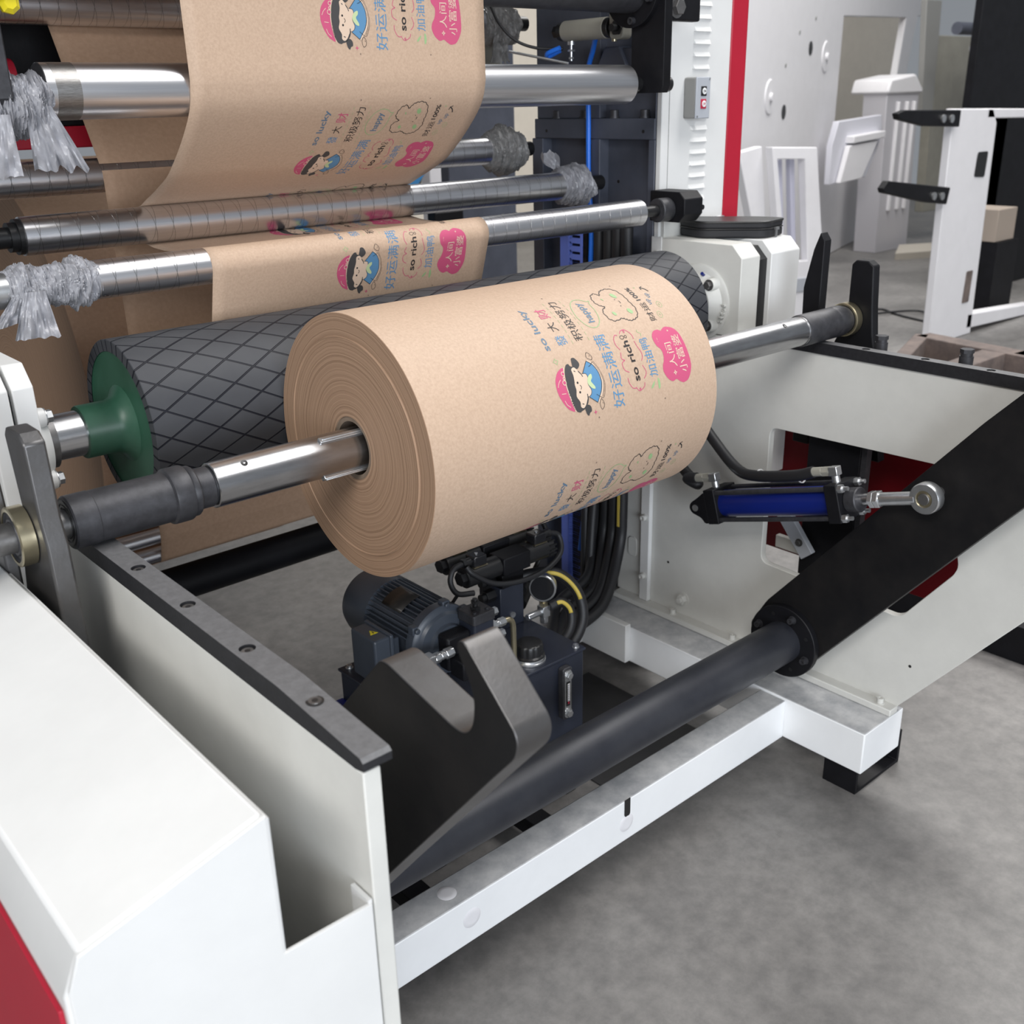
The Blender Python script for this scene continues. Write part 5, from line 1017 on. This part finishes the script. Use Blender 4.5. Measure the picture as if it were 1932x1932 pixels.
# ================================================================== left machine parts behind the roll
t = thing('left_machine_frame', 'dark upright of the left machine side frame at the upper left corner', 'machine frame', (-0.42, 0.45, 0))
bm = N(); box(bm, -0.43, -0.395, 0.476, 0.92, 0.0, 2.42); obj('upright_plate', bm, BLACK, t)
bm = N(); prism(bm, [(0.36, 2.2), (0.36, 1.51), (0.375, 1.492), (0.43, 1.492), (0.43, 2.2)], 'x', -0.297, -0.266); obj('front_strap', bm, SLEEVE, t, 0.002)
bm = N(); box(bm, -0.40, -0.235, 0.345, 0.360, 1.638, 1.72); obj('top_block', bm, BLACK, t, 0.003)
bm = N(); lathe(bm, (-0.250, 0.372, 1.628), (0, -1, 0), [(0, 0.010), (0.004, 0.014), (0.012, 0.014), (0.018, 0.008), (0.018, 0)], 7); tag(obj('yellow_knob', bm, YELLOWB), 'small yellow knob at the top left corner', 'knob')
t = thing('red_cross_rail', 'dark red cross rail behind the film bundle at the left', 'rail', (-0.2, 0.98, 1.43))
bm = N(); box(bm, -0.43, 0.25, 0.96, 1.00, 1.425, 1.465); obj('red_bar', bm, RED, t, 0.003)
bm = N(); box(bm, -0.43, 0.25, 0.97, 1.01, 1.465, 1.485); obj('black_strip', bm, BLACK, t, 0.002)
bm = N(); box(bm, -0.15, -0.06, 0.99, 1.03, 1.485, 1.56); obj('cream_block', bm, CREAM, t, 0.004)
bm = N(); cyl(bm, (-0.16, 0.94, 1.555), (-0.08, 0.94, 1.555), 0.03, 24); obj('red_boss', bm, RED, t, 0.003)
bm = N(); box(bm, -0.47, 1.30, 0.46, 2.25, 2.42, 2.45); tag(obj('light_blocker', bm, BLACK), 'black hood plate added unseen above the machine to block light', 'blocker')  # out-of-view plate, added to keep overhead light out of the machine
bm = N(); box(bm, -0.85, 0.20, 1.07, 1.09, 1.49, 2.40); tag(obj('dark_backing', bm, BLACK), 'black backing sheet added to darken the gap behind the upper left rollers', 'panel')  # added sheet: covers the bright sky so this gap stays dark

# far pieces glimpsed between the rollers and the right frame
def far(name, x0, x1, y0, y1, z0, z1, m1, label, cat):
    bm = N(); box(bm, x0, x1, y0, y1, z0, z1); return tag(obj(name, bm, m1, None, 0.004), label, cat)
far('white_upright', 1.93, 1.99, 2.35, 2.41, 0, 2.2, WHITE2, 'narrow white upright far behind the rollers, right of the red shelf', 'upright')
far('dark_column', 2.03, 2.40, 2.35, 2.44, 0, 2.3, DARKFR, 'dark column far behind the rollers beside the narrow white upright', 'column')
far('red_shelf', 1.2, 1.93, 2.40, 2.60, 1.47, 1.53, RED, 'red shelf far behind the rollers, right of the printed web', 'shelf')
far('lilac_hopper', 1.2, 1.92, 2.45, 2.75, 1.20, 1.46, WHITE2, 'pale hopper under the red shelf behind the rollers', 'hopper')
bm = N(); prism(bm, [(1.35, 1.02), (1.62, 1.24), (1.80, 1.24), (1.55, 0.98)], 'y', 2.20, 2.23); tag(obj('blue_panel', bm, mat('sky_blue_paint', (0.05, 0.25, 0.55), 0.5)), 'slanting sky-blue panel behind the grooved rollers', 'panel')
far('white_beam', 1.25, 2.0, 2.25, 2.32, 0.90, 0.96, WHITE2, 'pale beam far behind, under the slanting blue panel', 'beam')
bm = N(); tube(bm, [(1.82, 2.3, 1.15), (1.90, 2.3, 1.42), (1.93, 2.3, 1.56)], 0.012, 10, 4); tag(obj('steel_rod', bm, STEEL), 'slanting dark rod in front of the pale hopper', 'rod')
far('cream_cabinet', 1.30, 1.75, 2.2, 2.5, 0.55, 0.93, CREAM, 'cream box under the pale beam behind the drum', 'box')
bm = N(); obox(bm, (1.60, 2.1, 1.02), (0.02, 0, 0.0), (0, 0.02, 0), (0, 0, 0.02)); bm.free()
far('black_link', 1.72, 1.86, 2.05, 2.10, 0.0, 1.10, BLACK, 'black machine link behind the right half of the grooved rollers', 'link')
far('valve_plate', 1.02, 1.17, 1.00, 1.02, 1.50, 1.75, KHAKI, 'khaki plate with a connector beside the dark frame at the top', 'plate')

# ================================================================== background hall
def flat(name, pts, y, th, m1, label=None, cat=None, parent=None, bev=0.006, holes=()):
    bm = N(); prism(bm, pts, 'y', y, y+th, holes); o = obj(name, bm, m1, parent, bev)
    return tag(o, label, cat) if label else o
t = thing('white_machine_side', 'big white machine side plate with a window in the background', 'machine', (8.467, 4.602, 0))
O_ = Matrix.Translation((8.467, 4.602, 0)) @ Matrix.Rotation(math.atan2(0.8, 2.33), 4, 'Z')
def rot(o): o.parent = t; o.matrix_parent_inverse = Matrix.Translation((-8.467, -4.602, 0)); o.matrix_basis = O_; return o
PLT = [(-2.9, 0.0), (-2.9, 2.9), (4.03, 2.9), (4.27, 2.36), (3.40, 2.30), (3.05, 1.606), (2.49, 0.073), (2.482, 0.0)]
WN = [(-0.134, 2.133), (2.75, 2.26), (2.20, 0.665), (-0.148, 0.69)]
bm = N(); prism(bm, PLT, 'y', 0, 0.08, [WN[::-1]]); rot(obj('side_plate', bm, WHITE2, None, 0.01))
for x, z in ((-1.851, 1.359), (-1.191, 1.841)):
    bm = N(); cyl(bm, (x, -0.004, z), (x, 0.01, z), 0.055, 20); rot(obj('round_hole', bm, BLACKP))
for x, z in ((-0.686, 1.787), (-2.258, 1.473)):
    bm = N(); lathe(bm, (x, 0, z), (0, -1, 0), [(0, 0.13), (0.01, 0.12), (0.01, 0.03), (0.03, 0.03), (0.03, 0)], 28); r_ = rot(obj('round_boss', bm, WHITE2))
for x, z in ((-1.551, 1.948), (-1.095, 2.072), (-1.884, 1.7)):
    bm = N(); cyl(bm, (x, -0.004, z), (x, 0.01, z), 0.016, 12); rot(obj('small_hole', bm, GREYBOX2))
flat('dark_beam', [(9.0, 2.14), (10.1, 2.2), (9.4, 2.1), (9.02, 2.07)], 5.9, 0.2, GREYBOX2, 'dark beam seen through the window of the big white machine plate', 'beam')
t = thing('white_housing', 'pale box-shaped machine housing with a chamfered cap behind the black bars', 'machine housing', (9.1, 4.4, 0))
flat('cap', [(8.78, 1.50), (8.82, 1.60), (9.25, 1.646), (9.42, 1.51), (9.42, 1.47), (8.78, 1.47)], 4.3, 0.4, WHITE2, parent=t, bev=0.02)
flat('housing_body', [(8.80, 1.479), (9.38, 1.479), (9.471, 0.0), (8.885, 0.0)], 4.32, 0.25, mat('lilac_grey_paint', (0.50, 0.49, 0.52), 0.5), parent=t)
for x in (8.98, 9.14, 9.27): flat('cover_rib', [(x, 1.40), (x+0.03, 1.40), (x+0.05, 0.40), (x+0.02, 0.40)], 4.29, 0.04, WHITE2, parent=t)
t = thing('white_tray', 'slanted white trays leaning in front of the big white machine plate', 'tray', (8.2, 4.2, 0.7))
flat('tray_back', [(7.835, 1.257), (8.538, 1.296), (8.577, 1.107), (8.366, 0.761), (7.773, 0.728), (7.762, 1.059)], 4.2, 0.06, mat('lilac_white_paint', (0.64, 0.64, 0.70), 0.5), parent=t)
flat('tray_lip', [(7.98, 1.13), (8.50, 1.16), (8.50, 1.10), (7.98, 1.07)], 4.12, 0.09, WHITE2, parent=t); flat('tray_front', [(7.95, 1.05), (8.42, 1.08), (8.20, 0.76), (7.85, 0.74)], 4.14, 0.05, WHITE2, parent=t)
t = thing('white_stand', 'white trestle stand with an open middle just right of the bearing box', 'stand', (5.4, 3.0, 0))
flat('outer_leg', [(4.95, 1.15), (5.19, 1.18), (5.36, 0.3), (5.40, 0.0), (5.25, 0.0), (5.18, 0.60)], 3.08, 0.06, WHITE2, parent=t)
flat('front_frame', [(5.194, 1.175), (5.701, 1.153), (5.99, 0.0), (5.47, 0.0)], 3.0, 0.06, WHITE2, parent=t, holes=[[(5.255, 1.097), (5.43, 0.42), (5.70, 0.40), (5.569, 1.082)]])
for x in (5.36, 5.50): flat('inner_slat', [(x, 1.09), (x+0.05, 1.09), (x+0.16, 0.40), (x+0.11, 0.40)], 3.07, 0.04, mat('lilac_paint', (0.50, 0.50, 0.60), 0.5), parent=t)
flat('lower_panel', [(5.44, 0.30), (5.76, 0.28), (5.79, 0.18), (5.46, 0.20)], 2.99, 0.02, GREYBOX, parent=t)
t = thing('white_leg_frame', 'white welded leg frame standing on the floor at the right edge', 'frame', (5.7, 1.95, 0))
flat('left_leg', [(5.373, 1.393), (5.864, 1.382), (5.93, 1.30), (5.97, 0.0), (5.42, 0.0)], 1.9, 0.05, WHITE2, parent=t)
flat('top_bar', [(5.80, 1.385), (6.9, 1.36), (6.9, 1.31), (5.80, 1.33)], 1.9, 0.09, WHITE2, parent=t); flat('low_bar', [(5.90, 0.135), (6.9, 0.07), (6.9, 0.0), (5.90, 0.04)], 1.9, 0.09, WHITE2, parent=t)
flat('slot_hole', rnd([(5.735, 1.14), (5.864, 1.14), (5.856, 0.989), (5.724, 0.997)], 0.02), 1.896, 0.01, BLACKP, parent=t, bev=0); flat('slot_hole', rnd([(5.80, 0.42), (5.88, 0.42), (5.875, 0.22), (5.79, 0.22)], 0.01), 1.896, 0.01, RUST, parent=t, bev=0)
flat('right_leg', [(7.3, 1.35), (7.6, 1.35), (7.6, 0.0), (7.3, 0.0)], 2.6, 0.05, WHITE2, parent=t)
for nm, P, bolts in (('upper', [(4.693, 1.383), (4.773, 1.398), (5.386, 1.385), (5.387, 1.294), (4.994, 1.31), (4.714, 1.352)], ((5.18, 1.344), (5.275, 1.341))), ('lower', [(4.623, 1.002), (4.67, 1.041), (5.375, 0.960), (5.352, 0.866), (5.095, 0.897), (4.642, 0.980)], ((5.18, 0.925), (5.275, 0.918)))):
    bm = N(); prism(bm, P, 'y', 1.86, 1.90); o = tag(obj('forked_bar', bm, BLACK, None, 0.006), nm + ' black pointed bar bolted to the white leg frame', 'bar')
    for x, z in bolts: bm = N(); cyl(bm, (x, 1.86, z), (x, 1.85, z), 0.022, 16); obj('bar_bolt', bm, ZINC, o)
flat('black_machine', [(6.98, 2.6), (9.5, 2.6), (9.5, 0.0), (7.55, 0.0), (7.30, 1.36), (6.97, 1.371)], 2.6, 0.06, BLACK, 'large black machine body at the upper right corner', 'machine')
bm = N(); box(bm, 6.62, 6.95, 2.1, 2.4, 0.0, 0.50); tag(obj('black_plinth', bm, BLACK), 'dark plinth under the carton behind the white leg frame', 'plinth')
bm = N(); box(bm, 6.62, 6.90, 2.12, 2.38, 0.502, 0.72); tag(obj('carton', bm, mat('brown_carton', (0.36, 0.30, 0.25), 0.8), None, 0.004), 'small brown carton behind the white leg frame', 'carton')
for i, (z0, z1, m1, lb) in enumerate(((1.97, 2.08, DARKFR, 'dark roller between white and black machines, topmost'), (1.80, 1.92, ALU, 'bright roller between white and black machines, second from top'), (1.64, 1.74, BRASS, 'dull gold roller between white and black machines'))):
    bm = N(); cyl(bm, (9.35 if i == 0 else 9.75, 4.0, (z0+z1)/2), (10.3, 4.0, (z0+z1)/2), (z1-z0)/2, 28); tag(obj('far_roller', bm, m1), lb, 'roller')
flat('khaki_panel', [(9.83, 2.0), (10.6, 2.0), (10.55, 0.3), (9.98, 0.3)], 4.45, 0.1, KHAKI, 'khaki panel between the pale housing and the black machine', 'panel')
flat('dark_post', [(9.44, 2.3), (9.73, 2.3), (9.80, 1.30), (9.59, 1.30)], 4.38, 0.06, GREYBOX2, 'dark post beside the pale upper column', 'post')
for i, (P, lb) in enumerate((([(8.60, 3.95), (9.2, 4.25), (10.4, 3.6), (9.9, 3.35)], 'pale timber strips on the floor under the leg frame, far row'), ([(8.35, 3.4), (8.7, 3.6), (9.9, 2.9), (9.5, 2.7)], 'pale timber strips on the floor under the leg frame, near row'))):
    bm = N(); prism(bm, P, 'z', 0.0, 0.06); tag(obj('timber_strip', bm, mat('pale_timber', (0.48, 0.44, 0.38), 0.7)), lb, 'timber')
for i, P in enumerate(([(6.05, 2.85, 0.008), (6.197, 2.775, 0.008), (6.296, 2.727, 0.008), (6.197, 2.564, 0.008), (6.132, 2.405, 0.008), (6.048, 2.1, 0.008)], [(5.9, 2.70, 0.018), (6.148, 2.619, 0.018), (6.354, 2.50, 0.018), (6.297, 2.336, 0.018), (6.25, 2.1, 0.018)])):
    hose('floor_cable', P, 0.008, HOSE, ('black cable snaking on the floor behind the stop post, longer one', 'black cable crossing on the floor behind the stop post, shorter one')[i], 'cable')
# rusty frame right behind the right rail
t = thing('rusty_frame', 'rusty brown steel frame of rectangular tubes behind the right black rail', 'frame', (3.25, 0.75, 0))
def rb(a, b, h=0.09, w_=0.06, z=0.5):
    a, b = V(*a, 0), V(*b, 0); d = (b-a).normalized(); s_ = V(-d.y, d.x, 0); bm = N(); obox(bm, (a+b)/2+V(0, 0, z-h/2), d*((b-a).length/2), s_*w_/2, V(0, 0, h/2)); obj('frame_tube', bm, RUST, t, 0.004)
rb((2.7, 0.70), (3.56, 0.99)); rb((3.56, 0.99), (3.46, 0.30), w_=0.10); rb((3.02, 0.62), (3.45, 0.62), w_=0.10); rb((2.55, -0.1), (2.72, 0.74)); rb((3.46, 0.52), (4.2, 0.45)); rb((3.02, 0.1), (3.02, 0.62))
for x, y in ((2.7, 0.72), (3.54, 0.95), (3.46, 0.32)):
    bm = N(); box(bm, x-0.03, x+0.03, y-0.03, y+0.03, 0, 0.42); obj('frame_leg', bm, RUST, t)
for i, (y, z) in enumerate(((-0.122, 0.9965), (-0.306, 0.9965))):
    bm = N(); cyl(bm, (1.228, y, 0.93), (1.228, y, 1.006), 0.0135, 28); cyl(bm, (1.228, y, 1.006), (1.228, y, 1.012), 0.0115, 28); cyl(bm, (1.228, y, 1.012), (1.228, y, 1.020), 0.0135, 6); tag(obj('sensor_stud', bm, SLEEVE), ('dark stud behind the right rail nearest the stop post', 'dark stud behind the right rail nearer the right edge')[i], 'stud')

bm = N(); box(bm, 1.95, 2.10, -0.9, 0.25, 0.0, 0.11); tag(obj('dark_floor_beam', bm, BLACK, None, 0.003), 'dark steel beam lying on the floor beyond the right side plate', 'beam')
